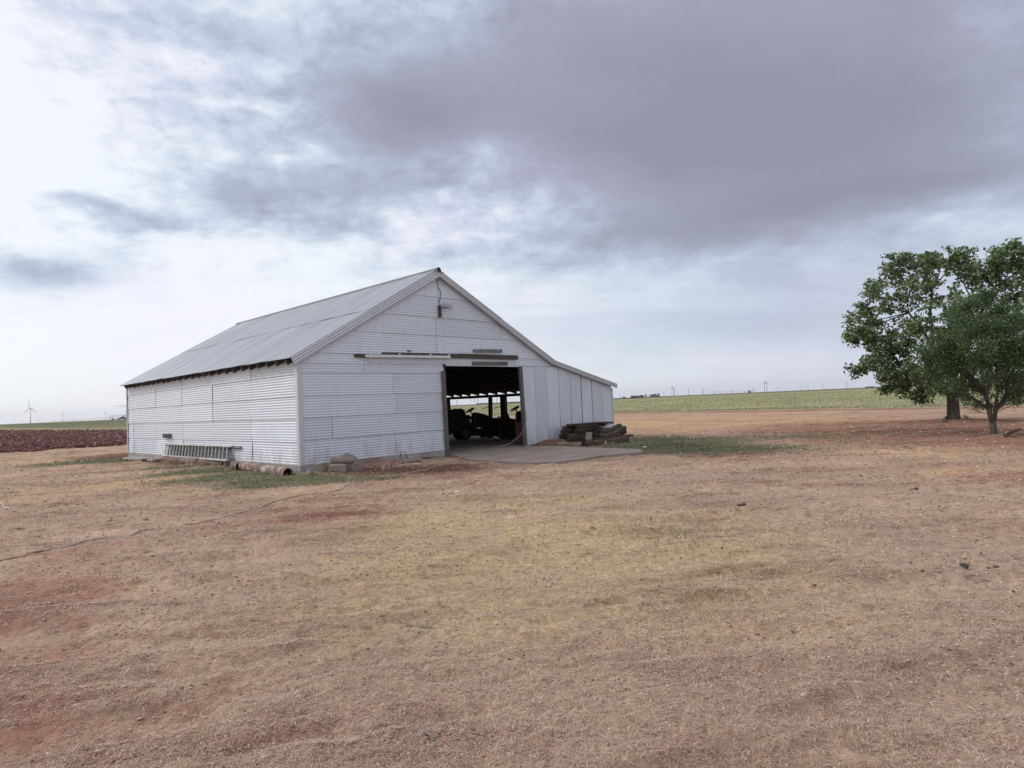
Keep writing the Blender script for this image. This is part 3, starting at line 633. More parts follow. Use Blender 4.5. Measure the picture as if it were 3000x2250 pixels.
def barn_details():
    m = MB(); m.mm((-.035, -.03, -.15), (DOOR0 - .06, .15, ZF)); m.mm((-.035, .15, -.15), (.15, LEN, ZF)); m.build('foundation', MAT['curb'], barn, bevel=.02)
    m = MB(); m.mm((-.045, -.045, ZF - .03), (.075, -.033, 2.78)); m.mm((-.045, -.033, ZF - .03), (-.033, .075, 2.80)); m.build('corner_trim', MAT['trim'], barn)
    m = MB(); m.mm((-.04, LEN - .06, ZF - .03), (-.026, LEN + .03, 2.86)); m.mm((-.026, LEN + .016, ZF), (.08, LEN + .03, 2.86)); m.build('corner_trim', MAT['trim'], barn)
    m = MB(); m.mm((13.10, -.035, -.1), (13.17, .10, 1.9)); m.build('corner_trim', MAT['trim'], barn)
    m = MB(); m.bar((4.62, -.05, -.02), (4.585, -.05, 2.52), .07, .12, up=(1, 0, 0)); m.build('door_post', MAT['grey_wood'], barn)
    m = MB(); m.bar((8.03, -.03, -.02), (7.94, -.03, 2.70), .08, .13, up=(1, 0, 0)); m.build('door_post', MAT['grey_wood'], barn)
    m = MB(); m.mm((4.62, .0, ZD + .005), (8.06, .05, ZD + .13)); m.build('door_header', MAT['dark_wood'], barn)
    # smooth flashing under the rail
    m = MB(); m.mm((2.0, -.030, 2.745), (7.75, -.024, 2.875)); m.mm((4.70, -.034, 2.675), (7.98, -.0305, 2.74)); m.build('rail_flashing', MAT['trim'], barn)
    m = MB(); m.bar((1.60, -.045, 2.912), (2.52, -.045, 2.925), .05, .085, jit=.004); m.bar((2.47, -.046, 2.955), (5.2, -.046, 2.985), .055, .125, jit=.004); m.bar((5.2, -.046, 2.985), (7.81, -.046, 2.985), .055, .135, jit=.004); m.build('door_rail_board', MAT['dark_wood'], barn)
    m = MB(); m.bar((1.88, -.105, 2.905), (4.83, -.105, 2.935), .05, .075); m.build('door_track', MAT['white'], barn, bevel=.008)
    for x in (2.02, 2.98, 4.07, 4.77):
        z = 2.907 + (x - 1.88) * .01; b = MB(); b.mm((x - .025, -.137, z - .045), (x + .025, -.130, z + .085)); b.mm((x - .025, -.13, z + .055), (x + .025, -.07, z + .07)); b.build('track_bracket', MAT['white'], barn)
    m = MB(); m.bar((5.84, -.05, 3.155), (7.09, -.05, 3.185), .04, .10, jit=.006); m.build('nailed_board', MAT['pale_wood'], barn)
    m = MB(); m.bar((5.77, -.062, 2.765), (7.30, -.062, 2.775), .045, .115, jit=.006); m.build('nailed_board', MAT['grey_wood'], barn)
    m = MB(); m.mm((3.33, -.04, 3.07), (3.37, -.01, 3.11)); m.mm((3.40, -.04, 3.07), (3.45, -.01, 3.10)); m.build('rail_bolt', MAT['black'], barn)
    # yard light under the peak
    lb = MB(); lb.bar((4.555, -.045, 4.12), (4.545, -.045, 4.47), .05, .095, up=(1, 0, 0)); lo = lb.build('lamp_board', MAT['dark_wood'], barn)
    h = MB(); h.tube([(4.60, -.10, 4.44), (4.66, -.18, 4.45), (4.74, -.30, 4.42)], [.075, .085, .07], 12); hb = h.build('lamp_head', MAT['galv'], barn, smooth=False)
    g = MB(); g.tube([(4.75, -.30, 4.41), (4.76, -.31, 4.33)], [.085, .075], 12); g.build('lamp_glass', MAT['lamp_glass'], hb)
    c = MB(); c.tube([(4.53, -.04, 5.40), (4.53, -.03, 5.05), (4.64, -.03, 4.86), (4.60, -.03, 4.70), (4.55, -.04, 4.58), (4.56, -.06, 4.46)], .009, 6); c.build('lamp_cable', MAT['cable'], barn)
    # box on the side wall
    m = MB(); m.mm((-.11, 8.97, .79), (.0, 9.58, .93)); bx = m.build('wall_box', MAT['grey_wood'], barn, bevel=.006)
    m = MB(); m.mm((-.118, 9.0, .815), (-.111, 9.5, .905)); m.build('box_lid', MAT['dark_wood'], bx)
    # posts of the open side
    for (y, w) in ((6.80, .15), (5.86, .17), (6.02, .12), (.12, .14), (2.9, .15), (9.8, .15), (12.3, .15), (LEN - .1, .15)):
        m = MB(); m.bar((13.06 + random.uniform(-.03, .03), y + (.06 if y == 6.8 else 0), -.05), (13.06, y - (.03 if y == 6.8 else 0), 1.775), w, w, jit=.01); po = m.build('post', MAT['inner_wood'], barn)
        if y in (6.80, 6.02):
            a = MB(); a.tube([(13.0, y, 1.36), (12.85, y + .32, 1.27)], .018, 6); a.build('hook', MAT['cable'], po); a = MB(); a.tube([(13.0, y, .80), (12.9, y + .16, .90)], .03, 6); a.build('hook', MAT['cable'], po)
    for y in (5.9, 6.2, 7.5, 7.7, 8.0):
        m = MB(); m.tube([(12.95, y, 1.80), (12.93, y + .02, 1.70), (12.95, y + .05, 1.60 + .06 * math.sin(y * 9))], .008, 5)
        m.build('hanging_wire', MAT['cable'], barn)
    m = MB(); m.tube([(4.80, .1, 2.70), (4.78, .12, 2.2), (4.74, .12, 1.5), (4.74, .1, .5)], .008, 5); m.build('door_cord', MAT['alu'], barn)
    # bent sheet corner over the door post
    m = MB(); m.add([(4.60, -.02, 2.76), (4.72, -.03, 2.70), (4.66, -.09, 2.60), (4.63, -.02, 2.62)], [(0, 1, 2, 3)]); m.build('bent_sheet', MAT['lining'], barn)
barn_details()

# concrete floor and apron
def rough_edge(P):
    out = []; R_ = random.Random(3)
    for i, a in enumerate(P):
        b = P[(i + 1) % len(P)]; n = max(1, int(math.hypot(b[0] - a[0], b[1] - a[1]) / .16))
        for k in range(n): t = k / n; out.append((a[0] + (b[0] - a[0]) * t + R_.uniform(-.025, .025), a[1] + (b[1] - a[1]) * t + R_.uniform(-.025, .025)))
    return out
m = MB(); m.poly(rough_edge(APRON), -.12, .030); fl = [(.16, .16), (4.7, .16), (5.58, 1.11), (7.99, .31), (8.05, .07), (12.98, .1), (12.98, LEN - .08), (.16, LEN - .08)]
sl = m.build('concrete_apron', MAT['slab']); sl.location = (BX, BY, 0); sl.rotation_euler = (0, 0, BR); tag(sl, kind='structure')
m = MB(); m.poly(fl, -.12, .026); sf = m.build('barn_floor', MAT['slab']); sf.location = (BX, BY, 0); sf.rotation_euler = (0, 0, BR); tag(sf, kind='structure')

# ------------------------------------------------------------------ things at the side wall
def place(o, p=None, rz=0.0, z=None):
    o.location = p; o.rotation_euler = (0, 0, rz); return o
lad = empty('ladder', L2W(-.2, 6.3), BR, 'grey aluminium extension ladder lying on edge against the side wall', 'ladder')
def ladder():
    def P(x, y, z): return (x + .2, y - 6.3, z)
    for (ya, yb, xa, za) in ((9.33, 3.85, -.085, .575), (8.95, 3.66, -.30, .20)):
        m = MB(); m.bar(P(xa, ya, za), P(xa, yb, za + .01), .04, .075, up=(1, 0, .6)); m.build('rail', MAT['alu'], lad, bevel=.004)
    for (ya, yb, xa, za) in ((9.0, 3.35, -.05, .58), (8.7, 3.60, -.25, .19)):
        m = MB(); m.bar(P(xa, ya, za - .02), P(xa, yb, za - .02), .03, .07, up=(1, 0, .6)); m.build('rail', MAT['alu_dark'], lad)
    for k in range(20):
        y = 8.80 - k * .268; m = MB(); m.tube([P(-.300, y, .20), P(-.085, y + .44, .575)], .019, 6); m.build('rung', MAT['alu'], lad)
        if k < 19: m = MB(); m.bar(P(-.25, y - .13, .17), P(-.05, y + .30, .56), .10, .03, up=(1, 0, .6)); m.build('rung', MAT['alu_dark'], lad)
ladder()
def pipe_thing(a, b, r, material, label, collars=(), zc=None):
    A = L2W(*a); B = L2W(*b); c = (A + B) / 2; za = r * .92 if zc is None else zc
    e = empty('metal_pipe', (c.x, c.y, 0), 0, label, 'pipe', 'old pipes along the side wall')
    m = MB(); a_ = (A.x - c.x, A.y - c.y, za); b_ = (B.x - c.x, B.y - c.y, za); m.pipe(a_, b_, r, r * .86); m.build('pipe_wall', material, e, smooth=False)
    m = MB(); av, bv = Vector(a_), Vector(b_); m.tube([av.lerp(bv, .04), av.lerp(bv, .96)], r * .855, 16); m.build('pipe_shade_plug', MAT['pipe_in'], e)  # near-black plug stands in for the shade inside the hollow pipe
    for f in collars:
        d = (bv - av).normalized(); p = av.lerp(bv, f); m = MB(); m.pipe(p - d * .035, p + d * .035, r * 1.12, r * .99); m.build('collar', material, e)
pipe_thing((-.40, 8.35), (-.30, 5.72), .115, MAT['rust_pipe'], 'long brown rusty pipe lying right below the ladder', (.02, .97))
pipe_thing((-.30, 5.66), (-.16, 4.15), .105, MAT['rust_pipe'], 'rusty pipe with dried grass below the right end of the ladder', (.03,))
pipe_thing((-.24, 3.32), (-.38, 2.68), .100, MAT['rust_pipe'], 'short stub of brown pipe with a black open end, left of the whitish pipe')
pipe_thing((-.34, 2.55), (-.70, -.72), .115, MAT['chalk_pipe'], 'whitish peeling pipe with a black open end by the barn corner', ())
def stone(loc, r, sq, label, cat='stone', group=None, name='stone', material='stone'):
    p = L2W(*loc); m = MB(); m.rock((0, 0, 0), r, sq, 3); o = m.build(name, MAT[material]); o.location = (p.x, p.y, r * sq[2] * .7 + gz(p.x, p.y)); o.rotation_euler = (0, 0, random.uniform(0, 6)); return tag(o, label, cat, group)
stone((-.16, 3.86), .17, (1.1, .8, .6), 'dark rounded stone lying between the two rusty pipes')
stone((-.17, 3.50), .13, (1.1, .8, .6), 'smaller stone beside the short pipe stub')
stone((-.30, -.98), .10, (1.2, .8, .7), 'dark lump of rubble behind the open pipe end at the barn corner')
for (x, y, lx, ly, h, rz, lab, mm_) in ((-.30, 11.6, .42, 2.0, .07, .04, 'long pale flat slab at the far end of the side wall', 'curb'), (-.42, 10.05, .30, .45, .10, .1, 'small dark block between the two pale slabs', 'tie_grey'),
                                   (-.38, 9.45, .38, .70, .09, -.05, 'short pale flat slab left of the ladder foot', 'curb'), (-.33, 8.72, .25, .5, .10, .12, 'dark flat block under the left end of the ladder', 'tie_wood')):
    m = MB(); m.box((0, 0, h / 2), (lx, ly, h), jit=.015); o = m.build('slab', MAT[mm_], bevel=.01); p = L2W(x, y); o.location = (p.x, p.y, gz(p.x, p.y) + .01); o.rotation_euler = (0, 0, BR + rz); tag(o, lab, 'slab')

# rubble by the gable wall
def lump_log():
    p = L2W(.62, -.86); e = MB(); e.tube([(-.27, 0, 0), (-.25, 0, 0), (.25, 0, 0), (.29, 0, 0)], [.06, .085, .085, .06], 14); o = e.build('concrete_cylinder', MAT['stone'], smooth=False)
    o.location = (p.x, p.y, .27); o.rotation_euler = (0, .03, BR - .55); tag(o, 'rounded grey concrete cylinder resting on two blocks by the gable wall', 'concrete piece')
lump_log()
for (x, y, sx, sy, sz, rz, lab) in ((.42, -1.02, .36, .2, .17, -.5, 'grey concrete block under the left end of the concrete cylinder'), (.83, -1.17, .30, .18, .13, -.2, 'cracked concrete block under the right end of the concrete cylinder'), (.16, -.72, .22, .18, .2, .3, 'small leaning concrete lump left of the concrete cylinder')):
    m = MB(); m.box((0, 0, sz / 2), (sx, sy, sz), jit=.025); o = m.build('concrete_block', MAT['stone'], bevel=.02); p = L2W(x, y); o.location = (p.x, p.y, gz(p.x, p.y)); o.rotation_euler = (random.uniform(-.1, .1), random.uniform(-.1, .1), BR + rz); tag(o, lab, 'concrete block')
m = MB(); m.rock((0, 0, 0), .27, (1.0, .30, .75), 3); o = m.build('flat_stone', MAT['stone']); p = L2W(1.08, -.40); o.location = (p.x, p.y, .20); o.rotation_euler = (-.5, .1, BR); tag(o, 'big flat stone leaning on the gable wall foundation', 'stone')
def brick_mesh():
    m = MB(); L, W, H = .215, .105, .06
    m.mm((-L / 2, -W / 2, 0), (L / 2, -W / 2 + .028, H)); m.mm((-L / 2, W / 2 - .028, 0), (L / 2, W / 2, H))
    for x in (-L / 2 + .014, -.036, .036, L / 2 - .014): m.mm((x - .014, -W / 2 + .028, 0), (x + .014, W / 2 - .028, H))
    return m
brick0 = brick_mesh().build('brick', MAT['brick'], bevel=.003)
bspots = [(1.30, -.98), (1.45, -1.16), (1.55, -.95), (1.70, -1.08), (1.78, -.86), (1.92, -1.0), (2.06, -.80), (2.16, -.95), (2.26, -.74), (2.40, -.84), (2.50, -.64), (1.62, -.78), (2.32, -.58), (1.40, -.80)]
for i, (x, y) in enumerate(bspots):
    o = brick0 if i == 0 else brick0.copy()
    if i: COL.objects.link(o)
    p = L2W(x, y); o.location = (p.x, p.y, gz(p.x, p.y) + .01 + .03 * random.random()); o.rotation_euler = (random.uniform(-.5, .9), random.uniform(-.15, .15), BR + random.uniform(-.5, .9))
    tag(o, 'loose reddish brick with three holes in the heap along the gable wall', 'brick', 'bricks heaped by the gable wall')
for (x, y, sx, sy, lab) in ((2.95, -.62, .55, .22, 'pale flat pointed slab on the red dirt beside the bricks'), (2.02, -1.28, .32, .12, 'thin tan plank scrap in front of the brick heap'), (2.55, -1.25, .25, .05, 'small yellowish wood scrap on the dark red dirt'), (1.5, -.40, .35, .18, 'flat grey stone between the bricks and the foundation'), (3.62, -.34, .30, .1, 'dark flat wood scrap on the red dirt near the doorway'), (3.9, -.22, .7, .25, 'pale broken slab at the foot of the door post')):
    m = MB(); n = 7; pts = [(sx / 2 * math.cos(a) * random.uniform(.75, 1.1), sy / 2 * math.sin(a) * random.uniform(.75, 1.1)) for a in [2 * math.pi * k / n for k in range(n)]]; m.poly(pts, 0, .035)
    o = m.build('flat_scrap', MAT['dark_wood'] if 'dark' in lab[:5] else MAT['stone'] if 'stone' in lab or 'slab' in lab else MAT['straw']); p = L2W(x, y); o.location = (p.x, p.y, gz(p.x, p.y) + .015); o.rotation_euler = (random.uniform(-.12, .12), random.uniform(-.1, .1), BR + random.uniform(-.3, .3)); tag(o, lab, 'debris')
m = MB(); m.tube([(-.13, 0, 0), (-.12, .0, .12), (-.05, 0, .21), (.05, 0, .2), (.11, .01, .10), (.12, .02, 0)], .012, 6); o = m.build('wire_loop', MAT['rust_pipe']); p = L2W(2.95, -.18); o.location = (p.x, p.y, gz(p.x, p.y) + .02); o.rotation_euler = (0, 0, BR); tag(o, 'rusty wire loop standing in the dirt by the gable foundation', 'wire')

# hose from the doorway across the yard
def hose():
    loc = [(8.03, -.12, 1.22), (8.0, -.16, .95), (7.95, -.10, .65), (7.88, .1, .36), (7.78, .42, .14), (7.55, .62, .06), (7.0, .35, .05), (5.67, -.48, .05), (4.6, -1.0, .05), (3.98, -1.30, .04), (2.44, -2.23, 0)]
    P = [L2W(*q) for q in loc]
    for px, py in ((1239, 1378), (1137, 1398), (1058, 1417), (1000, 1433), (956, 1442), (859, 1460), (760, 1487), (678, 1508), (588, 1528), (500, 1545), (407, 1562), (340, 1577), (271, 1589), (200, 1606), (136, 1619), (60, 1631), (0, 1641), (-80, 1655)):
        P.append(gp(px, py))
    out = []
    for i in range(len(P) - 1):
        p0, p1, p2, p3 = P[max(i - 1, 0)], P[i], P[i + 1], P[min(i + 2, len(P) - 1)]
        for k in range(6):
            t = k / 6; out.append(.5 * ((2 * p1) + (p2 - p0) * t + (2 * p0 - 5 * p1 + 4 * p2 - p3) * t * t + (3 * p1 - p0 - 3 * p2 + p3) * t ** 3))
    for i, q in enumerate(out):
        if i > 56: q.z = gz(q.x, q.y) + .009
    m = MB(); m.tube(out, .0105, 8); o = m.build('garden_hose', MAT['hose'], smooth=True)
    tag(o, 'long dusty tan hose running from the door post across the yard to the left', 'hose')
hose()

# ------------------------------------------------------------------ timber heap by the lean-to
def timbers():
    G = 'old timbers heaped by the lean-to'
    def tim(x, y, z, L, w, h, yaw=0.0, pit=0.0, mm_='tie_wood', label='', roll=0.0, name='timber'):
        m = MB(); n = 7; R = random.Random(len(bpy.data.objects))
        # a slightly worn bar with chamfered, uneven edges
        prof = [(-w / 2, -h / 2 + .02), (-w / 2 + .02, -h / 2), (w / 2 - .02, -h / 2), (w / 2, -h / 2 + .02), (w / 2, h / 2 - .025), (w / 2 - .025, h / 2), (-w / 2 + .025, h / 2), (-w / 2, h / 2 - .025)]
        vs = []; k = len(prof)
        for i in range(n):
            t = i / (n - 1); s = 1 - (.05 if i in (0, n - 1) else 0)
            for (a, b) in prof: vs.append((-L / 2 + L * t + (R.uniform(-.012, .012)), a * s + R.uniform(-.008, .008), b * s + R.uniform(-.008, .008)))
        fs = [(i * k + j, i * k + (j + 1) % k, (i + 1) * k + (j + 1) % k, (i + 1) * k + j) for i in range(n - 1) for j in range(k)] + [tuple(range(k))[::-1], tuple((n - 1) * k + j for j in range(k))]
        m.add(vs, fs); o = m.build(name, MAT[mm_]); z *= .89; p = L2W(x + ((.55 if z > .2 else .42) if y > -1.1 and x < 11.2 else -.02), y, z); o.location = p; o.rotation_euler = (roll, -pit, BR + yaw); tag(o, label, 'timber', G)
    # back stack along the wall
    tim(10.05, -.62, .10, 2.4, .18, .18, .02, 0, 'tie_wood', 'dark timber at the bottom of the heap against the wall')
    tim(9.75, -.88, .10, 1.9, .18, .18, -.06, 0, 'tie_wood', 'dark timber lying on the ground at the left end of the heap')
    tim(9.9, -.45, .28, 2.2, .17, .17, .03, 0, 'tie_wood', 'second timber up at the back of the heap')
    tim(9.68, -.80, .28, 1.7, .18, .17, .05, 0, 'tie_grey', 'second timber up at the left front of the heap')
    tim(9.95, -.50, .45, 2.1, .17, .16, -.03, 0, 'tie_wood', 'third timber up behind the front logs')
    tim(9.95, -.78, .45, 1.6, .16, .16, .12, 0, 'tie_wood', 'third timber up with a dark end showing')
    tim(10.2, -.45, .60, 2.3, .16, .13, -.02, 0, 'tie_grey', 'fourth timber up under the top plank')
    tim(9.95, -.72, .60, 1.2, .15, .13, .02, 0, 'tie_wood', 'short dark timber just under the top plank')
    tim(9.95, -.62, .715, 1.65, .24, .065, -.06, 0, 'tie_grey', 'flat greyish plank topping the heap at the left')
    tim(10.85, -.50, .68, 1.7, .22, .075, -.05, -.01, 'tie_wood', 'dark plank topping the heap at the right')
    tim(10.55, -.95, .36, 1.1, .20, .19, .30, .06, 'tie_grey', 'squared log with a pale patch lying across the middle of the heap')
    tim(10.25, -1.05, .50, .75, .17, .17, .55, .0, 'tie_wood', 'stubby dark log whose black end faces the camera')
    # right-hand group, sliding down
    tim(11.75, -.95, .42, 1.15, .20, .11, .10, .20, 'tie_grey', 'upper tilted plank at the right end of the heap')
    tim(11.65, -1.18, .30, 1.35, .17, .16, .12, .18, 'tie_grey', 'tilted grey timber below the upper tilted plank')
    tim(11.95, -.92, .18, 1.3, .18, .16, .02, .10, 'tie_wood', 'dark timber under the tilted ones at the right')
    tim(10.75, -1.55, .24, 1.25, .19, .18, .16, .05, 'tie_grey', 'brown timber in front of the heap above the longest one')
    tim(11.6, -1.35, .12, 1.5, .22, .07, -.02, .01, 'tie_wood', 'flat dark plank at the far right edge of the heap')
    tim(10.9, -1.30, .10, 1.9, .18, .16, .05, 0, 'tie_wood', 'dark timber on the ground inside the heap')
    tim(9.45, -1.62, .27, .72, .21, .12, .62, .28, 'pale_tie', 'pale squared block propped up at the front of the heap')
    tim(9.6, -1.45, .10, .8, .2, .18, .4, .0, 'tie_wood', 'dark block under the pale propped block')
    tim(9.72, -2.30, .10, 2.2, .22, .18, .10, .0, 'tie_grey', 'longest timber lying alone along the front of the heap')
    tim(9.05, -1.95, .06, 1.0, .16, .10, .25, .0, 'tie_wood', 'short flat timber left of the longest one')
    tim(8.85, -1.60, .02, 1.2, .14, .03, .05, 0, 'tie_grey', 'thin reddish board flat on the ground in front of the heap', name='board')
    tim(9.85, -1.75, .17, .9, .06, .04, -.1, .08, 'tie_grey', 'thin pale stick wedged in the front of the heap', name='stick')
    tim(10.95, -.82, .57, .36, .06, .03, -.9, .6, 'pale_tie', 'small pale board scrap on top of the heap', name='board')
MAT['pale_tie'] = mat('pale_timber', rough=.9, fn=wood_fn((.17, .14, .12), (.30, .26, .22), (2, 9, 9)))
timbers()
m = MB(); m.rock((0, 0, 0), .13, (1.3, .7, .5), 2); o = m.build('stone', MAT['stone']); p = L2W(8.75, -1.0); o.location = (p.x, p.y, gz(p.x, p.y) + .04); tag(o, 'pale stone between the dirt mound and the timber heap', 'stone')

# ------------------------------------------------------------------ machines in the barn
def wheel(parent, x, y, r, w, name='wheel'):
    e = MB(); pr = [(r * .62, w * .5), (r * .9, w * .5), (r, w * .32), (r, -w * .32), (r * .9, -w * .5), (r * .62, -w * .5)]
    n = 24; vs = []; k = len(pr)
    for i in range(n):
        a = 2 * math.pi * i / n
        for j, (q, yy) in enumerate(pr): vs.append((x + q * (1.0 - (.03 if (i % 2 and j in (2, 3)) else 0)) * math.cos(a), y + yy, r + q * math.sin(a)))
    fs = [(i * k + j, ((i + 1) % n) * k + j, ((i + 1) % n) * k + (j + 1) % k, i * k + (j + 1) % k) for i in range(n) for j in range(k)]
    e.add(vs, fs); ty = e.build(name, MAT['rubber'], parent)
    h = MB(); h.tube([(x, y - w * .38, r), (x, y + w * .38, r)], [r * .63, r * .63], 20); h.tube([(x, y - w * .46, r), (x, y + w * .46, r)], [r * .2, r * .2], 12); h.build('rim', MAT['rim'], ty)
def lawn_tractor(pos, rz, body, label, bagger, box_body):
    e = empty('riding_mower', pos, rz, label, 'riding mower')
    # x forward, wheel base about 1.2 m
    hood = [(.18, .50), (.20, 1.02), (.30, 1.13), (.55, 1.10), (.86, .98), (1.03, .86), (1.10, .66), (1.06, .46), (.92, .40)]
    m = MB(); m.prism(hood, 0, .27, .90); m.prism(hood, 0, -.27, .90); ho = m.build('hood', body, e, bevel=.03)
    m = MB(); m.mm((1.045, .10, .60), (1.085, .22, .70)); m.mm((1.045, -.22, .60), (1.085, -.10, .70)); m.build('headlight', MAT['lamp_glass'], ho)
    m = MB(); m.mm((.98, -.23, .36), (1.10, .23, .46)); m.mm((-.45, -.20, .32), (1.02, .20, .44)); m.build('chassis', MAT['dark_paint'], e, bevel=.015)
    fen = [(-.52, .50), (-.50, .66), (-.34, .72), (.02, .72), (.14, .62), (.30, .44), (.30, .38), (.05, .40), (-.02, .52), (-.40, .52)]
    m = MB(); m.prism(fen, -.46, .46); m.build('fender', body, e, bevel=.02)
    m = MB(); m.mm((.12, -.46, .34), (.62, -.26, .39)); m.mm((.12, .26, .34), (.62, .46, .39)); m.build('foot_rest', MAT['dark_paint'], e)
    m = MB(); m.prism([(-.36, .72), (.06, .72), (.10, .80), (-.18, .84), (-.30, 1.12), (-.38, 1.14), (-.44, .86)], -.25, .25); m.build('seat', MAT['black'], e, bevel=.04)
    # steering wheel, tilted
    c = Vector((.14, 0, 1.22)); ax = Vector((-.55, 0, 1)).normalized(); u = Vector((0, 1, 0)); w = ax.cross(u); m = MB()
    m.tube([c + (u * math.cos(a) + w * math.sin(a)) * .19 for a in [2 * math.pi * k / 24 for k in range(25)]], .024, 8, False)
    for a in (.5, 2.6, 4.7): m.tube([c, c + (u * math.cos(a) + w * math.sin(a)) * .18], .016, 6)
    m.tube([c, c - ax * .30], .028, 8); m.build('steering_wheel', MAT['black'], e, smooth=True)
    m = MB(); m.prism([(.30, .40), (1.02, .40), (.98, .20), (.86, .14), (.10, .14), (-.05, .24), (.1, .34)], -.50, .50); m.build('mower_deck', body, e, bevel=.03)
    for s in (-1, 1): wheel(e, -.28, s * .40, .27, .22); wheel(e, .84, s * .40, .20, .14)
    if bagger:
        m = MB(); m.prism([(-.92, .30), (-.98, .60), (-.94, 1.16), (-.86, 1.25), (-.40, 1.31), (-.26, 1.24), (-.18, .95), (-.22, .40)], -.48, .48); b = m.build('grass_bagger', MAT['black'], e, bevel=.05)
        m = MB(); m.prism([(-.24, .95), (-.10, 1.05), (.12, .92), (.15, .84), (-.24, .80)], -.36, -.30); m.build('bagger_arm', MAT['dark_paint'], b)
    if box_body:
        m = MB(); m.mm((-.78, -.50, .14), (.18, .50, .74)); m.mm((-.80, -.52, .74), (-.40, .52, .88)); m.build('rear_box', body, e, bevel=.03)
    return e
def face(px): return 0.0
lawn_tractor((-1.95, 27.35, .03), .42, MAT['dark_paint'], 'dark riding mower with a black grass bagger in the left of the doorway', True, False)
lawn_tractor((-.05, 26.3, .03), .40, MAT['red_paint'], 'dark red riding mower with a boxy rear beside the faded red chest', False, True)
ch = empty('tool_chest', (.42, 24.45, .03), -.06, 'faded red wooden chest standing inside the doorway by the right door post', 'chest')
m = MB(); m.mm((-.36, -.22, .0), (.36, .22, .68)); cb_ = m.build('chest_body', MAT['chest'], ch, bevel=.01)
m = MB(); m.mm((-.38, -.24, .683), (.38, .24, .73)); m.build('lid', MAT['chest'], ch, bevel=.01)
for z in (.12, .42): m = MB(); m.mm((-.37, -.235, z), (.37, -.222, z + .05)); m.build('batten', MAT['red_paint'], ch)

# ------------------------------------------------------------------ trees
def leaves(name, clumps, per, size, mat_, parent, flat=.75, droop=0.0, seed=1, pale=.10):
    r = np.random.default_rng(seed); C = []
    for (c, rad) in clumps:
        n = int(per * (rad[0] * rad[1] * rad[2]) ** .66 / .2)
        d = r.normal(size=(n, 3)); d /= np.linalg.norm(d, axis=1)[:, None]
        q = (r.random(n) ** .45)[:, None] * (1 + .25 * r.normal(size=(n, 1)) * .6)
        C.append(np.array(c)[None] + d * q * np.array(rad)[None])
    C = np.vstack(C); n = len(C)
    # leaf: folded rhomb of two triangles
    yaw = r.random(n) * 6.283; s = size * (.6 + .8 * r.random(n))
    nrm = r.normal(size=(n, 3)) * .75 + np.array([0, 0, flat]); nrm /= np.linalg.norm(nrm, axis=1)[:, None]
    t = np.stack([np.cos(yaw), np.sin(yaw), -.35 - droop * r.random(n)], -1); t -= nrm * (t * nrm).sum(1)[:, None]; t /= np.linalg.norm(t, axis=1)[:, None]
    b = np.cross(nrm, t)
    A = C - t * (s * .5)[:, None]; B = C + t * (s * .5)[:, None]; w = (s * .36)[:, None]
    L_ = C + b * w + nrm * w * .28; R_ = C - b * w + nrm * w * .28
    V = np.stack([A, R_, B, L_], 1).reshape(-1, 3); F = (np.arange(n) * 4)[:, None] + np.array([[0, 1, 2, 3]])
    rn = np.clip(.45 + .22 * r.normal(size=n), 0, .85); rn = np.where(r.random(n) < pale, .9 + .1 * r.random(n), rn)
    return np_mesh(name, V, F, mat_, parent, rn)
def limb(mb, a, b, r0, r1, bend=.12, n=5, seed=0):
    R = random.Random(seed); a = Vector(a); b = Vector(b); L = (b - a).length; pts = []; rad = []
    o1 = Vector((R.uniform(-1, 1), R.uniform(-1, 1), R.uniform(.1, .9))) * bend * L
    for i in range(n + 1):
        t = i / n; p = a.lerp(b, t) + o1 * (4 * t * (1 - t)) + Vector((R.uniform(-1, 1), R.uniform(-1, 1), R.uniform(-1, 1))) * L * .018 * (0 < i < n); pts.append(p); rad.append(r0 + (r1 - r0) * t)
    mb.tube(pts, rad, 7); return pts
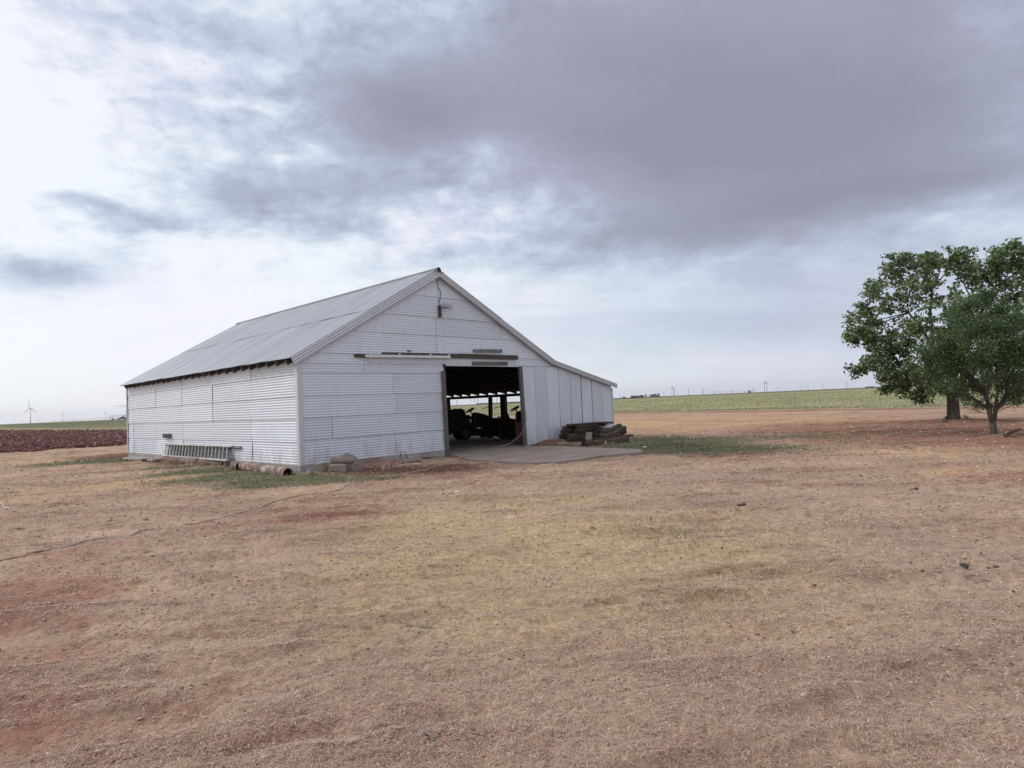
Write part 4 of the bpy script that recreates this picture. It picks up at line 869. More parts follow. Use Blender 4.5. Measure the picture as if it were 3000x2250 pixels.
def big_tree():
    base = gp(2794, 1236); D = math.hypot(base.x, base.y); e = empty('broadleaf_tree', (base.x, base.y, 0), 0, 'tall leafy tree with a thick dark trunk standing behind the smaller tree', 'tree')
    def T(px, py, dd): q = at(px, py, D + dd); return Vector((q.x - base.x, q.y - base.y, q.z))
    R = random.Random(5)
    # leaf masses: direction measured, depth spread round the trunk
    spec = [(2530, 935, .2, .9), (2500, 955, -.8, .55), (2570, 880, -.6, .9), (2620, 790, .4, .9), (2600, 760, -.5, .55), (2690, 770, -.6, .8), (2650, 850, -1.3, 1.0), (2720, 850, 1.4, 1.1), (2740, 755, .3, .75), (2800, 790, -.8, .9), (2830, 770, .9, .7), (2790, 880, -1.8, 1.0),
            (2870, 800, .4, .9), (2910, 770, -.4, .6), (2925, 735, .3, .5), (2955, 730, .0, .4), (2965, 760, .6, .5), (2950, 810, -.3, .8), (2980, 860, .5, .8), (3010, 930, -.2, .9), (2940, 900, -1.2, 1.0), (2880, 930, 1.6, 1.0), (3060, 1000, .4, .9),
            (2600, 960, .9, .8), (2680, 950, -1.8, 1.0), (2740, 960, 1.9, 1.0), (2560, 985, .0, .6), (2540, 1000, -.4, .35), (2640, 1010, .6, .65), (2600, 1030, 0, .5),
            (2530, 1070, .3, .55), (2500, 1078, -.2, .32), (2560, 1060, -.9, .55), (2610, 1075, .6, .7), (2650, 1080, -1.0, .7), (2590, 1110, -.2, .5), (2640, 1125, .4, .5), (2680, 1110, 1.2, .7), (2720, 1090, -1.5, .7), (2700, 1140, -.2, .4), (2590, 1135, -.4, .25), (2680, 1165, .0, .22),
            (2760, 1050, .8, .9), (2830, 1050, -.6, .9), (2900, 1040, .9, 1.0), (2980, 1060, 1.2, .9), (2850, 1130, .8, .7), (2950, 1140, .6, .7), (3040, 1110, 0, .8), (2780, 1140, -.9, .5), (2520, 905, .5, .4), (2545, 835, .3, .45), (2485, 985, .2, .3), (2640, 745, .2, .35), (2700, 742, .4, .4), (2780, 745, 0, .4)]
    cl = []; mb = MB(); top = Vector((.0, .0, 1.45)); k = 0
    trunk = MB(); trunk.tube([(0, 0, -.12), (.0, 0, .05), (.01, 0, .4), (.02, 0, .9), (.05, .0, 1.5)], [.27, .235, .215, .20, .21], 14)
    for a in (0.4, 1.7, 2.9, 4.3, 5.4): trunk.tube([(.12 * math.cos(a), .12 * math.sin(a), .28), (.22 * math.cos(a), .22 * math.sin(a), .04), (.36 * math.cos(a), .36 * math.sin(a), -.08)], [.10, .07, .03], 7)
    mains = []
    for tgt in [T(2640, 880, -.4), T(2720, 800, .5), T(2860, 830, -.3), T(2950, 800, .3), T(2620, 1060, .2), T(2780, 930, -1.4), T(2800, 940, 1.5), T(2980, 960, .2), T(2900, 1060, .8)]:
        a = Vector((.05 + R.uniform(-.06, .06), R.uniform(-.08, .08), R.uniform(1.2, 1.5))); mains.append(limb(mb, a, a.lerp(tgt, .85), .11, .035, .10, 6, k)); k += 1
    for (px, py, dd, r) in spec:
        px += 14; py += 12 if py < 1000 else 3; r *= .95
        c = T(px, py, dd); near = min((p for m_ in mains for p in m_[2:]), key=lambda p: (p - c).length)
        limb(mb, near, c, .030, .010, .08, 4, k); k += 1
        nn = 8 + int(r * 20)
        for _ in range(nn):
            d = Vector((R.gauss(0, 1), R.gauss(0, 1), R.gauss(0, .8))).normalized() * r * R.uniform(.2, 1.12); s = R.uniform(.10, .27)
            cl.append((tuple(c + d), (s * 1.25, s * 1.25, s * .85)))
            if R.random() < .5: limb(mb, c, c + d, .010, .004, .06, 2, k); k += 1
    trunk.build('trunk', MAT['bark'], e, smooth=True); mb.build('limbs', MAT['bark'], e, smooth=True)
    leaves('crown', cl, 120, .125, MAT['leaf_broad'], e, .45, .5, 3)
big_tree()
def small_tree():
    base = gp(2911, 1279); D = math.hypot(base.x, base.y); e = empty('young_tree', (base.x, base.y, 0), 0, 'smaller fine-leaved tree with a forked slender trunk in front of the tall one', 'tree')
    def T(px, py, dd): q = at(px, py, D + dd); return Vector((q.x - base.x, q.y - base.y, q.z))
    R = random.Random(9); mb = MB(); tr = MB(); k = 50
    tr.tube([(0, 0, -.08), (.0, 0, .03), (.01, 0, .25), (.0, .01, .45)], [.14, .095, .085, .085], 10)
    tr.tube([(-.02, .0, .40), (-.06, .0, .62), (-.09, .02, .95), (-.10, .03, 1.2)], [.07, .066, .055, .045], 9)
    tr.tube([(.03, .0, .40), (.07, -.02, .62), (.10, -.02, .85), (.18, 0, 1.2)], [.055, .05, .042, .035], 9)
    spec = [(2720, 1025, .2, .40), (2760, 985, -.4, .45), (2800, 930, .3, .45), (2840, 880, -.2, .42), (2880, 860, .2, .40), (2905, 845, 0, .28), (2930, 890, -.4, .45), (2970, 930, .3, .5), (3010, 980, -.1, .5), (2860, 950, -.8, .5), (2900, 960, .8, .5), (2820, 1010, .8, .5),
            (2780, 1060, -.2, .45), (2750, 1090, .4, .38), (2790, 1120, -.4, .38), (2770, 1150, .2, .28), (2830, 1080, .5, .5), (2870, 1040, -.9, .5), (2940, 1030, .6, .5), (2990, 1050, -.6, .5), (3040, 1060, .3, .5), (2960, 1100, .9, .45), (2850, 1130, .8, .38), (2900, 1110, -.8, .4), (3000, 1120, .2, .45), (2760, 1030, .0, .4), (2830, 1165, -.2, .26), (2960, 1160, .2, .35), (3020, 1160, -.3, .35), (2860, 1185, .2, .22), (2740, 1130, .1, .34), (2720, 1060, .3, .35), (2980, 1010, -.7, .5), (2930, 960, -.8, .45), (2890, 1010, -1.0, .45), (2830, 950, .6, .45), (2780, 1010, -.5, .4)]
    cl = []; forks = [Vector((-.10, .03, 1.15)), Vector((.18, 0, 1.15)), Vector((-.07, .0, .75)), Vector((.09, -.02, .75))]
    for (px, py, dd, r) in spec:
        py += 24 * max(0, (1100 - py) / 260); r *= .92
        c = T(px, py, dd); a = forks[0 if c.x < 0 else 1] if c.z > 1.7 else forks[2 if c.x < 0 else 3]
        pts = limb(mb, a, c, .022, .006, .07, 5, k); k += 1
        if R.random() < .8: limb(mb, pts[2], c + Vector((R.uniform(-.4, .4), R.uniform(-.4, .4), R.uniform(.1, .5))), .012, .004, .05, 4, k); k += 1
        if R.random() < .8: limb(mb, pts[1], c + Vector((R.uniform(-.3, .3), R.uniform(-.3, .3), R.uniform(-.2, .3))), .012, .004, .05, 4, k); k += 1
        dens = .6 if py > 1100 else 1.0
        for _ in range(int(30 * dens * (r / .45) ** 1.5)):
            d = Vector((R.gauss(0, 1), R.gauss(0, 1), R.gauss(0, .9))).normalized() * r * R.uniform(.1, 1.05); s = R.uniform(.10, .22)
            cl.append((tuple(c + d), (s, s, s * 1.15)))
    for q in range(14):                       # bare twigs low on the stem
        a = R.uniform(0, 6.28); b = Vector((math.cos(a), math.sin(a) * .8, R.uniform(.15, .7))).normalized() * R.uniform(.7, 1.3)
        limb(mb, (0, 0, R.uniform(.55, .9)), Vector((0, 0, .8)) + b, .011, .003, .08, 4, 200 + q)
    tr.build('trunk', MAT['bark_pale'], e, smooth=True); mb.build('limbs', MAT['bark_pale'], e, smooth=True)
    leaves('crown', cl, 430, .047, MAT['leaf_fine'], e, .3, .3, 8)
small_tree()
for (px, py, px2, py2, r, lab) in ((2755, 1243, 2776, 1234, .045, 'pale broken branch leaning at the left foot of the thick trunk'), (2824, 1222, 2841, 1240, .05, 'pale split branch at the right foot of the thick trunk'), (2945, 1285, 2992, 1279, .05, 'dark branch on the dirt right of the slender trunk')):
    a, b = gp(px, py), gp(px2, py2); a.z = gz(a.x, a.y) + .05; b.z = gz(b.x, b.y) + .12; m = MB(); m.tube([a, a.lerp(b, .5) + Vector((0, 0, .02)), b], [r, r * .9, r * .5], 8); tag(m.build('branch', MAT['bark'] if 'dark' in lab else MAT['pale_tie']), lab, 'branch')

# ------------------------------------------------------------------ far things
def turbine(px, hub_py, dist, rot, label, yaw=0.3):
    p = at(px, hub_py, dist); H = p.z; e = empty('wind_turbine', (p.x, p.y, 0), -math.atan2(p.x, p.y) + yaw, label, 'wind turbine', 'wind turbines on the horizon')
    m = MB(); m.tube([(0, 0, -1), (0, 0, H)], [2.1, 1.3], 12); m.build('tower', MAT['tower_white'], e, smooth=True)
    m = MB(); m.mm((-2.2, -3, H - 1.5), (2.2, 10, H + 2.6)); m.build('nacelle', MAT['tower_white'], e, bevel=.5)
    m = MB(); m.tube([(0, -3, H + .5), (0, -5.5, H + .5), (0, -7, H + .5)], [2.2, 1.8, .4], 12); m.build('hub', MAT['tower_white'], e, smooth=True)
    for k in range(3):
        a = rot + k * 2.0944; d = Vector((math.sin(a), 0, math.cos(a))); s = Vector((d.z, 0, -d.x)); m = MB(); vs = []
        st = [(1.5, 1.2, .9), (6, 2.0, .6), (12, 2.2, .45), (30, 1.4, .25), (51, .35, .1)]
        for (q, w, th) in st:
            c = Vector((0, -4.6, H + .5)) + d * q
            vs += [c + s * w, c + Vector((0, th, 0)), c - s * w * .6, c - Vector((0, th, 0))]
        fs = [(i * 4 + j, i * 4 + (j + 1) % 4, i * 4 + 4 + (j + 1) % 4, i * 4 + 4 + j) for i in range(4) for j in range(4)] + [(3, 2, 1, 0), (16, 17, 18, 19)]
        m.add(vs, fs); m.build('blade', MAT['tower_white'], e)
turbine(88.6, 1196.8, 3360, -.10, 'tallest white wind turbine at the far left of the horizon', -.75)
turbine(183, 1215.8, 6570, .03, 'middle-sized white wind turbine between the tall one and the barn', -.6)
turbine(309.5, 1212, 7200, -.22, 'faint wind turbine over the wire trailer', -.4)
turbine(369, 1189, 3440, -1.62, 'wind turbine half hidden by the far corner of the barn', .15)
turbine(111, 1229, 13000, .2, 'tiny faint wind turbine just right of the tallest one', .3)
turbine(218, 1223, 12000, .9, 'tiny faint wind turbine right of the middle-sized one', .3)

def wood_pole(px, py_top, py_base, dist, label, wide=True):
    p = at(px, py_base, dist); t = at(px, py_top, dist); e = empty('utility_pole', (p.x, p.y, 0), -math.atan2(p.x, p.y), label, 'utility pole', 'utility poles along the far road'); H = t.z
    m = MB(); m.tube([(0, 0, -1), (0, 0, H)], [.26, .2], 8); m.build('pole', MAT['pole_wood'], e)
    if wide: m = MB(); m.mm((-1.3, -.12, H - .9), (1.3, .12, H - .6)); m.build('crossarm', MAT['pole_wood'], e)
pl = [(1818, 1156, 1168, 'short utility pole left of the low brown building'), (1945, 1146, 1161, 'utility pole just right of the dark tree clump'), (1977, 1140, 1159, 'utility pole right beside the left twin-pole tower'), (2018, 1139, 1159, 'utility pole with a wide gap on both sides, first right of the left tower'), (2062, 1138, 1156, 'utility pole at the left end of the arched irrigation line'),
      (2093.5, 1139, 1153, 'thick utility pole in front of the arched irrigation line'), (2145, 1139.5, 1152, 'utility pole behind the right end of the irrigation line'), (2206, 1137, 1151, 'utility pole last before the right twin-pole tower'), (2279, 1133, 1147, 'utility pole first right of the right twin-pole tower'), (2349, 1130.5, 1143, 'utility pole midway between the right tower and the tree'), (2368, 1129, 1144, 'utility pole in the close pair right of the midway one'), (2412, 1126, 1137, 'small far utility pole above the dark field strip'), (2481, 1121, 1139.5, 'tallest utility pole next to the tree crown')]
for (px, a, b, lab) in pl: wood_pole(px, a, b + 1.5, 10 * FPX / (b - a), lab)
wood_pole(1986, 1150, 1158, 1900, 'thin small pole right of the left tower', False); wood_pole(2286, 1136, 1144, 1900, 'thin small pole behind the right tower', False); wood_pole(2057, 1142, 1154, 1500, 'thin pole behind the left end of the irrigation line', False)
def h_frame(px, py_top, py_base, dist, label):
    p = at(px, py_base, dist); t = at(px, py_top, dist); H = t.z; e = empty('transmission_tower', (p.x, p.y, 0), -math.atan2(p.x, p.y), label, 'transmission tower', 'twin-pole towers on the horizon')
    for s in (-1, 1): m = MB(); m.tube([(s * 2.0, 0, -1), (s * 2.0, 0, H)], [.34, .28], 8); m.build('pole', MAT['pole_wood'], e)
    m = MB(); m.mm((-3.6, -.2, H - 1.5), (3.6, .2, H - 1.0)); m.mm((-2.0, -.2, H - .3), (2.0, .2, H + .2)); m.build('crossarm', MAT['pole_wood'], e)
    m = MB(); m.bar((-2, 0, H - 4.5), (2, 0, H - 1.5), .2, .2); m.bar((2, 0, H - 4.5), (-2, 0, H - 1.5), .2, .2); m.build('brace', MAT['pole_wood'], e)
h_frame(1972, 1135, 1161, 1450, 'left twin-pole power tower near the dark tree clump')
h_frame(2244, 1119, 1148, 1300, 'right twin-pole power tower, the taller one against the sky')
h_frame(1339, 1173, 1188, 2400, 'twin-pole power tower seen through the barn')

def pivot(pts, label, h=3.6, span=48):
    A, B = Vector(pts[0]), Vector(pts[1]); L = (B - A).length; n = max(2, int(L / span)); e = empty('irrigation_pivot', (A.x, A.y, A.z), 0, label, 'irrigation line')
    d = (B - A) / n
    for i in range(n):
        a, b = d * i, d * (i + 1); m = MB(); arc = [a.lerp(b, t / 8) + Vector((0, 0, h + 1.1 * math.sin(math.pi * t / 8))) for t in range(9)]; m.tube(arc, .16, 5)
        low = [a.lerp(b, t / 8) + Vector((0, 0, h - .5 * math.sin(math.pi * t / 8))) for t in range(9)]; m.tube(low, .05, 4)
        for t in range(1, 8): m.bar(arc[t], low[t], .06, .06)
        m.build('span', MAT['galv'], e)
        s = d.cross(Vector((0, 0, 1))).normalized() * 1.8; w = MB(); w.tube([b + Vector((0, 0, h)), b + s], .12, 5); w.tube([b + Vector((0, 0, h)), b - s], .12, 5)
        w.build('tower_legs', MAT['galv'], e)
a, b = at(333, 1233, 1150), at(150, 1240, 2600); a.z = 1.35; b.z = 1.35
pivot((a, b), 'long thin irrigation line stretching along the left horizon', 3.4)
a, b = at(2070, 1158, 950), at(2215, 1152, 1150); a.z = b.z = 0
pivot((a, b), 'arched irrigation line on the right horizon', 4.0, 26)

def trailer():
    p = at(350, 1233, 420); z0 = gz(p.x, p.y); e = empty('wire_trailer', (p.x, p.y, z0), -math.atan2(p.x, p.y) + .25, 'grey wire-cage trailer on the left horizon beside the barn', 'trailer')
    L, W, H = 9.4, 2.4, 2.55; m = MB()
    for x in np.linspace(-L / 2, L / 2, 6):
        for y in (-W / 2, W / 2): m.bar((x, y, .6), (x, y, H), .12, .12)
    m.build('cage_posts', MAT['galv'], e); m = MB()
    for z in (.7, 1.1, 1.5, 1.9, 2.3, 2.55):
        for y in (-W / 2, W / 2): m.bar((-L / 2, y, z), (L / 2, y, z), .05, .05)
        for x in (-L / 2, L / 2): m.bar((x, -W / 2, z), (x, W / 2, z), .05, .05)
    m.build('cage_rails', MAT['galv'], e); m = MB(); m.mm((-L / 2, -W / 2, .5), (L / 2, W / 2, .62)); m.build('bed', MAT['galv'], e)
    for x in (-3.2, 3.2):
        for y in (-1, 1): wheel(e, x, y, .38, .22)
    p = at(361, 1233, 400); z0 = gz(p.x, p.y); e = empty('farm_implement', (p.x, p.y, z0), -math.atan2(p.x, p.y), 'black folded farm implement in front of the wire trailer', 'farm implement')
    m = MB(); m.mm((-2.6, -.6, .35), (2.8, .6, .6)); m.prism([(-2.9, .25), (-1.8, .9), (-1.6, .3)], -.5, .5); m.build('frame', MAT['implement'], e)
    m = MB(); m.mm((-1.6, -.5, .6), (.2, .5, 1.25)); m.build('hopper', MAT['implement'], e, bevel=.06); m = MB(); m.prism([(-.35, .9), (-.15, 2.1), (.25, 2.4), (.3, 1.6), (.9, 1.0), (.6, .6)], -.3, .3); m.build('mast', MAT['implement'], e)
    m = MB(); m.bar((.5, 0, 1.5), (1.0, 0, .7), .12, .12); m.bar((.9, 0, 1.3), (2.2, 0, 1.35), .14, .14); m.mm((1.7, -.3, .6), (2.4, .3, .95)); m.build('arm', MAT['implement'], e)
    for x in (-2.0, 1.9):
        for y in (-.7, .7): wheel(e, x, y, .35, .25)
trailer()
def far_building():
    p = at(1867, 1165.5, 900); e = empty('farm_building', (p.x, p.y, 0), -math.atan2(p.x, p.y) + .1, 'low brown farm building on the horizon right of the barn', 'building'); m = MB()
    m.mm((-8.5, -4, -.3), (8.5, 4, 3.0)); m.build('wall', MAT['far_build'], e); m = MB(); m.prism([(-8.9, 3.0), (8.9, 3.0), (8.7, 3.5), (-8.7, 3.9)], -4.4, 4.4); m.build('roof', MAT['far_roof'], e)
    m = MB(); m.mm((1.5, -4.12, 0), (4.5, -4.02, 2.4)); m.build('door', MAT['far_roof'], e)
far_building()
def far_tree(px, py, dist, w, h, label, seed):
    p = at(px, py, dist); e = empty('distant_tree', (p.x, p.y, 0), 0, label, 'tree', 'dark trees on the far horizon'); R = random.Random(seed)
    m = MB(); m.tube([(0, 0, -.3), (0, 0, h * .5)], [.35, .2], 7); m.build('trunk', MAT['bark'], e)
    cl = []
    for _ in range(26):
        a = R.uniform(0, 6.28); q = math.sqrt(R.random()); zz = R.uniform(.18, 1.0); k = math.sqrt(max(.05, 1 - ((zz - .45) / .6) ** 2)); cl.append(((q * w / 2 * k * math.cos(a), q * w / 2 * k * math.sin(a), zz * h * .93), (w * .10, w * .10, h * .10)))
    leaves('crown', cl, 9, .75, MAT['leaf_far'], e, .3, 0, seed)
for (px, py, d, w, h, lab) in ((1908, 1164, 900, 7, 4.6, 'dark tree at the left of the clump right of the brown building'), (1918, 1163.5, 905, 8, 5.0, 'dark tree in the middle of the clump right of the brown building'), (1927, 1163, 895, 8, 5.6, 'biggest dark tree at the right of the clump right of the brown building'), (1892, 1164.5, 920, 4.5, 5.2, 'narrow upright dark tree touching the brown building'), (1879, 1165, 930, 9, 4.4, 'dark tree rising behind the brown building'), (1829, 1167, 880, 5.5, 3.2, 'small dark bush left of the brown building'), (2195, 1151, 1250, 8, 5, 'small tree under the last pole before the right tower')):
    far_tree(px, py, d, w, h, lab, int(px))
# far wire fence by the field
def far_fence():
    a, b = at(1796, 1169, 640), at(1852, 1167, 660); e = empty('stock_fence', (a.x, a.y, 0), 0, 'dark low fence along the far edge of the field beside the barn', 'fence'); d = Vector((b.x - a.x, b.y - a.y, 0))
    for i in range(13):
        p = d * (i / 12); m = MB(); m.mm((p.x - .1, p.y - .1, -.2), (p.x + .1, p.y + .1, 1.4)); m.build('post', MAT['implement'], e)
    for z in (.5, .9, 1.3): m = MB(); m.bar(Vector((0, 0, z)), d + Vector((0, 0, z)), .09, .12); m.build('rail', MAT['implement'], e)
far_fence()
def woods():
    r = np.random.default_rng(4); V = []; F = []; rn = []
    cl = []
    for az in np.linspace(-.17, .72, 300):
        D = 3900 + 700 * math.sin(az * 9) + r.uniform(-200, 200); hh = 5.5 * (.35 + .9 * float(fbm(np.array([az * 30]), np.array([0.]), 1.0, 3, 77)[0]))
        if float(vnoise(np.array([az * 22]), np.array([3.]), 5)[0]) < (.5 if az < .02 or az > .5 else .85): continue
        cl.append(((D * math.sin(az), D * math.cos(az), hh * .45), (9, 9, hh * .5)))
    o = leaves('distant_woods', cl, 1.3, 5.5, MAT['leaf_far'], None, .2, 0, 5); tag(o, 'low hazy line of far trees along the right horizon', 'trees', kind='stuff')
woods()

# ------------------------------------------------------------------ loose stuff on the ground
def scatter(n, r0, r1, a0, a1, power=1.0):
    u = RNG.random(n); r = r0 * (r1 / r0) ** u if power == 1.0 else (r0 ** power + u * (r1 ** power - r0 ** power)) ** (1 / power)
    a = RNG.uniform(a0, a1, n); return r * np.sin(a), r * np.cos(a)
def blades(name, X, Y, Z, length, width, lift, mat_, rnd, upright=False):
    n = len(X); yaw = RNG.random(n) * 6.283; cx, sx = np.cos(yaw), np.sin(yaw); L = length * (.4 + 1.2 * RNG.random(n)); w = width * (.6 + .8 * RNG.random(n)) / 2
    bend = RNG.normal(size=n) * .35
    pts = []
    for k, t in enumerate((0.0, .5, 1.0)):
        f = (t - .5) if not upright else t * .55
        ox = cx * L * f - sx * L * bend * (t - .5) ** 2; oy = sx * L * f + cx * L * bend * (t - .5) ** 2
        h = (lift * RNG.random(n) * (1 if k == 1 else .6)) if not upright else L * t * (.9 - .25 * t) * (.5 + .5 * RNG.random(n))
        ww = w * (1 if k < 2 else .35)
        pts.append(np.stack([X + ox - sx * ww, Y + oy + cx * ww, Z + h], -1)); pts.append(np.stack([X + ox + sx * ww, Y + oy - cx * ww, Z + h], -1))
    V = np.stack(pts, 1).reshape(-1, 3); b = (np.arange(n) * 6)[:, None]
    F = np.concatenate([b + np.array([[0, 1, 3, 2]]), b + np.array([[2, 3, 5, 4]])], 1).reshape(-1, 4)
    return np_mesh(name, V, F, mat_, None, np.repeat(rnd, 2))
def clods(name, X, Y, Z, size, mat_, rnd, sq=.6):
    bm = bmesh.new(); bmesh.ops.create_icosphere(bm, subdivisions=1, radius=1); bv = np.array([v.co[:] for v in bm.verts]); bf = np.array([[v.index for v in f.verts] for f in bm.faces]); bm.free()
    n, k = len(X), len(bv); s = size[:, None, None] if np.ndim(size) else size
    V = bv[None] * (1 + .38 * (RNG.random((n, k, 1)) - .5) * 2) * s * np.stack([.7 + .7 * RNG.random(n), .7 + .7 * RNG.random(n), sq * (.6 + .8 * RNG.random(n))], -1)[:, None, :]
    yaw = RNG.random(n) * 6.283; c, s_ = np.cos(yaw)[:, None], np.sin(yaw)[:, None]
    V = np.stack([V[..., 0] * c - V[..., 1] * s_ + X[:, None], V[..., 0] * s_ + V[..., 1] * c + Y[:, None], V[..., 2] + Z[:, None]], -1).reshape(-1, 3)
    F = (np.arange(n) * k)[:, None, None] + bf[None]
    return np_mesh(name, V, F.reshape(-1, 3), mat_, None, np.repeat(rnd, len(bf)))

# dry straw and dead grass
X, Y = scatter(420000, 2.0, 45, -.80, .80)
z, m_, ins, D, az = ground_z(X, Y, True)
rid = fbm(X * .55 + Y * .16, Y * 1.9 - X * .45, 1.15, 4, 71, .55); dens = (.30 + .55 * sstep(.43, .62, rid)) + .75 * sstep(.42, .66, fbm(X, Y, 1.7, 4, 91)) * (.4 + .9 * fbm(X, Y, 7, 2, 92)) + .5 * m_['tan'] - .45 * m_['red'] - .2 * m_['grey']
keep = (RNG.random(len(X)) < dens) & ~ins
X, Y, z, D = X[keep], Y[keep], z[keep], D[keep]
o = blades('dry_grass', X, Y, z, .016 + .0038 * D, .0009 + .00036 * D, .014, MAT['straw'], np.clip(.42 + .25 * RNG.normal(size=len(X)), 0, 1)); tag(o, 'pale dry straw and dead grass matted over the yard', 'dry grass', kind='stuff')
# crumbs of soil and grit
X, Y = scatter(95000, 2.0, 30, -.80, .80); z, m_, ins, D, az = ground_z(X, Y, True)
keep = (RNG.random(len(X)) < .35 + .9 * sstep(.45, .65, fbm(X, Y, 1.1, 3, 95)) + .3 * m_['grey']) & ~ins; X, Y, z, D = X[keep], Y[keep], z[keep], D[keep]
o = clods('soil_crumbs', X, Y, z, (.0020 + .0007 * D) * (.5 + RNG.random(len(X)) ** 3 * 1.6), MAT['clod'], np.clip(.45 + .33 * RNG.normal(size=len(X)), 0, .86)); tag(o, 'crumbs of soil and grit strewn over the yard', 'soil', kind='stuff')
# dark droppings / stones on the drive
X, Y = scatter(240, 5, 24, -.05, .72); z, m_, ins, D, az = ground_z(X, Y, True); keep = ~ins & (RNG.random(len(X)) < .25 + m_['grey']); X, Y, z = X[keep], Y[keep], z[keep]
o = clods('dark_pebbles', X, Y, z + .006, .006 + .011 * RNG.random(len(X)) ** 3, MAT['dung'], np.zeros(len(X))); tag(o, 'small dark stones dotted over the grey drive', 'pebbles', kind='stuff')
X, Y = scatter(260, 3, 22, -.78, .78); z, m_, ins, D, az = ground_z(X, Y, True); keep = ~ins; X, Y, z = X[keep], Y[keep], z[keep]
o = clods('pale_pebbles', X, Y, z + .004, .004 + .010 * RNG.random(len(X)) ** 2, MAT['grit'], np.ones(len(X))); tag(o, 'small pale pebbles scattered over the yard', 'pebbles', kind='stuff')
# taller dead tufts along the wall foot and the timbers
lx = np.concatenate([RNG.uniform(-.75, -.38, 2600), RNG.uniform(8.5, 10.5, 700), RNG.uniform(.2, 2.6, 500)]); ly = np.concatenate([RNG.uniform(-.6, 9.5, 2600), RNG.uniform(-2.6, -1.7, 700), RNG.uniform(-1.5, -1.1, 500)])
kk = fbm(lx, ly, 1.6, 2, 88) > .50; lx, ly = lx[kk], ly[kk]; X, Y = BX + CB * lx - SB * ly, BY + SB * lx + CB * ly; z, m_, ins, D, az = ground_z(X, Y, True); kk = ~ins; X, Y, z = X[kk], Y[kk], z[kk]
o = blades('dead_tufts', X, Y, z, .16, .010, .05, MAT['straw'], np.clip(.4 + .3 * RNG.normal(size=len(X)), 0, 1), True); tag(o, 'dead tufts of tall grass along the pipes and timbers', 'dry grass', kind='stuff')
# small upright clumps of dead grass in the near yard
cx_, cy_ = scatter(420, 2.2, 17, -.78, .78); kk = fbm(cx_ * .55 + cy_ * .16, cy_ * 1.9 - cx_ * .45, 1.15, 4, 71, .55) > .46; cx_, cy_ = cx_[kk], cy_[kk]
rep = RNG.integers(14, 60, len(cx_)); X = np.repeat(cx_, rep); Y = np.repeat(cy_, rep); dd = np.hypot(X, Y); X = X + RNG.normal(size=len(X)) * (.025 + .006 * dd); Y = Y + RNG.normal(size=len(Y)) * (.02 + .004 * dd); z, m_, ins, D, az = ground_z(X, Y, True); kk = ~ins; X, Y, z, D = X[kk], Y[kk], z[kk], D[kk]
o = blades('dead_grass_clumps', X, Y, z - .004, .030 + .0035 * D, .0014 + .0004 * D, .02, MAT['straw'], np.clip(.38 + .28 * RNG.normal(size=len(X)), 0, 1), True); tag(o, 'little upright clumps of dead grass dotted over the near yard', 'dry grass', kind='stuff')
# green grass patches
X, Y = scatter(230000, 6.5, 36, -.8, .75); z, m_, ins, D, az = ground_z(X, Y, True)
keep = (RNG.random(len(X)) < 2.4 * np.maximum(0, m_['green'] - .16) * (.25 + 1.2 * fbm(X, Y, 2.3, 3, 97))) & ~ins; X, Y, z, D = X[keep], Y[keep], z[keep], D[keep]
o = blades('green_grass', X, Y, z - .005, .045 + .0016 * D, .003 + .0003 * D, .02, MAT['grass'], np.clip(.45 + .25 * RNG.normal(size=len(X)), 0, 1), True); tag(o, 'short green grass in patches by the barn and lean-to', 'grass', kind='stuff')
# ploughed clods
X, Y = scatter(80000, 27, 200, -.80, -.45, -.6); z, m_, ins, D, az = ground_z(X, Y, True); keep = m_['plough'] > .5; X, Y, z, D = X[keep], Y[keep], z[keep], D[keep]
o = clods('ploughed_clods', X, Y, z + .02, (.022 + .0008 * D) * (.5 + 1.3 * RNG.random(len(X)) ** 2), MAT['plough_clod'], np.clip(.5 + .28 * RNG.normal(size=len(X)), 0, 1), .75); tag(o, 'dark red ploughed clods in the field behind the barn', 'soil', kind='stuff')
# field stubble and young crop
X, Y = scatter(110000, 40, 420, -.16, .78); z, m_, ins, D, az = ground_z(X, Y, True); keep = (m_['field'] > .2) & (RNG.random(len(X)) < .35 + fbm(X, Y, .12, 3, 99)); X, Y, z, D = X[keep], Y[keep], z[keep], D[keep]
rn = np.clip(.35 + .22 * RNG.normal(size=len(X)) + .55 * (fbm(X, Y, .09, 3, 101) > .58) * (RNG.random(len(X)) < .5), 0, 1)
o = blades('field_crop', X, Y, z, .08 + .0004 * D, .018 + .0005 * D, .08, MAT['crop'], rn, True); tag(o, 'young green crop with pale stubble in the field right of the barn', 'crop', kind='stuff')
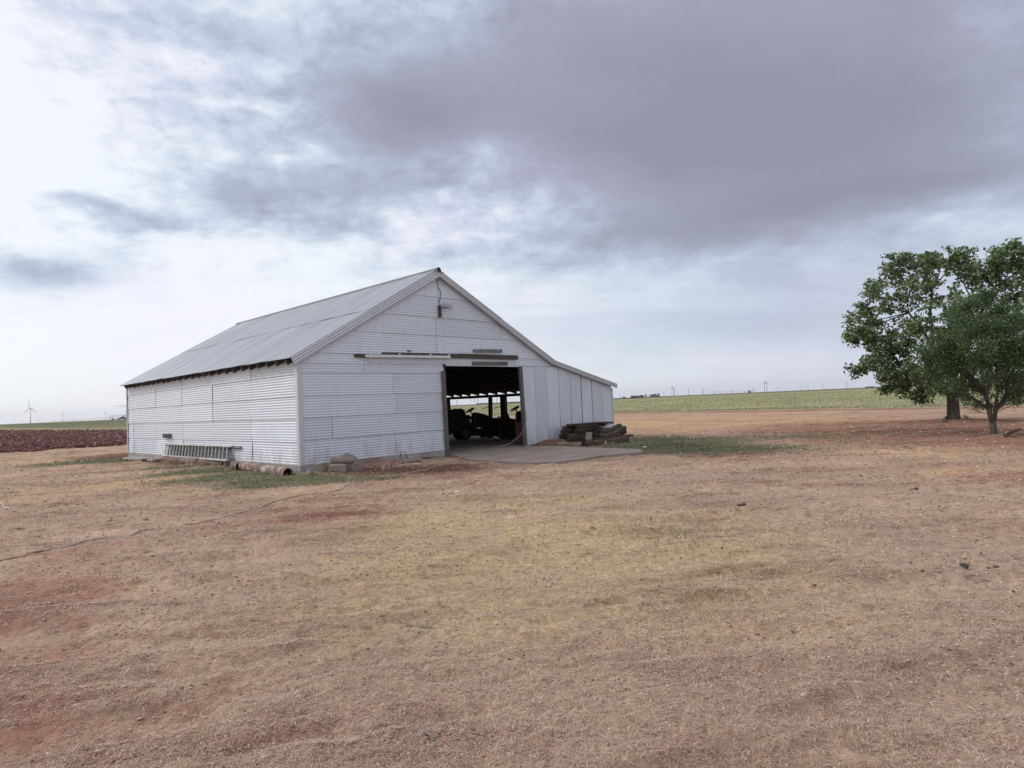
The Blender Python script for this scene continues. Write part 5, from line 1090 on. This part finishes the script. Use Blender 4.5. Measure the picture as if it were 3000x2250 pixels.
# single sticks
for (px, py, px2, py2, r, lab) in ((1150, 1813, 1263, 1835, .0045, 'thin curved pale stick lying in the near yard'), (1232, 2150, 1277, 2190, .006, 'crooked twig in the near dirt at the bottom of the picture'), (0, 1481, 28, 1487, .007, 'short white stick at the left edge of the yard'), (2160, 1480, 2184, 1482, .022, 'short dark stick lying on the tan grass right of the middle'), (2666, 1436, 2688, 1432, .018, 'dark stick on the grey drive at the right'), (2812, 1668, 2836, 1673, .02, 'short dark wood piece at the right of the yard')):
    a, b = gp(px, py), gp(px2, py2); mid = a.lerp(b, .55) + Vector(((b - a).y, -(b - a).x, 0)) * (.03 if 'short' in lab else .10)
    pts = [a, a.lerp(mid, .5), mid, b]; 
    for q in pts: q.z = gz(q.x, q.y) + r * 1.2 + .004
    m = MB(); m.tube(pts, [r * .5, r * .8, r, r], 7); tag(m.build('stick', MAT['white'] if 'white' in lab else MAT['dark_wood'] if 'dark' in lab else MAT['pale_tie']), lab, 'stick')
for (px, py, r, lab) in ((2895, 1671, .014, 'dark angular stone at the right edge of the yard, left of its twin'), (2918, 1669, .016, 'dark angular stone at the right edge of the yard, right of its twin'), (2702, 1683, .013, 'dark clump of dung on the drive at the right'), (600, 1998, .016, 'dark clod lying in the near yard at the left'), (1733, 1555, .03, 'pale dry cow-pat lump on the tan grass in the middle'), (1888, 1312, .05, 'white lump on the dark grass by the apron tip'), (1960, 1280, .05, 'white scrap on the green grass right of the timber heap')):
    p = gp(px, py); m = MB(); m.rock((0, 0, 0), r, (1.2, .9, .7), 2); o = m.build('stone', MAT['white'] if 'white' in lab else MAT['stone'] if 'pale' in lab else MAT['dung']); o.location = (p.x, p.y, gz(p.x, p.y) + r * .3); tag(o, lab, 'stone')

# ------------------------------------------------------------------ air
def haze():
    m = bpy.data.materials.new('thin_air'); m.use_nodes = True; t = NT(m.node_tree); t.n.clear()
    out = t.new('ShaderNodeOutputMaterial'); v = t.new('ShaderNodeVolumePrincipled'); v.inputs['Color'].default_value = (.93, .95, 1, 1); v.inputs['Density'].default_value = HAZE; v.inputs['Anisotropy'].default_value = .2
    t.l.new(v.outputs[0], out.inputs['Volume']); b = MB(); b.mm((-14500, -14500, -1.5), (14500, 14500, 165)); tag(b.build('haze', m), kind='stuff')
HAZE = 4.2e-5
haze()
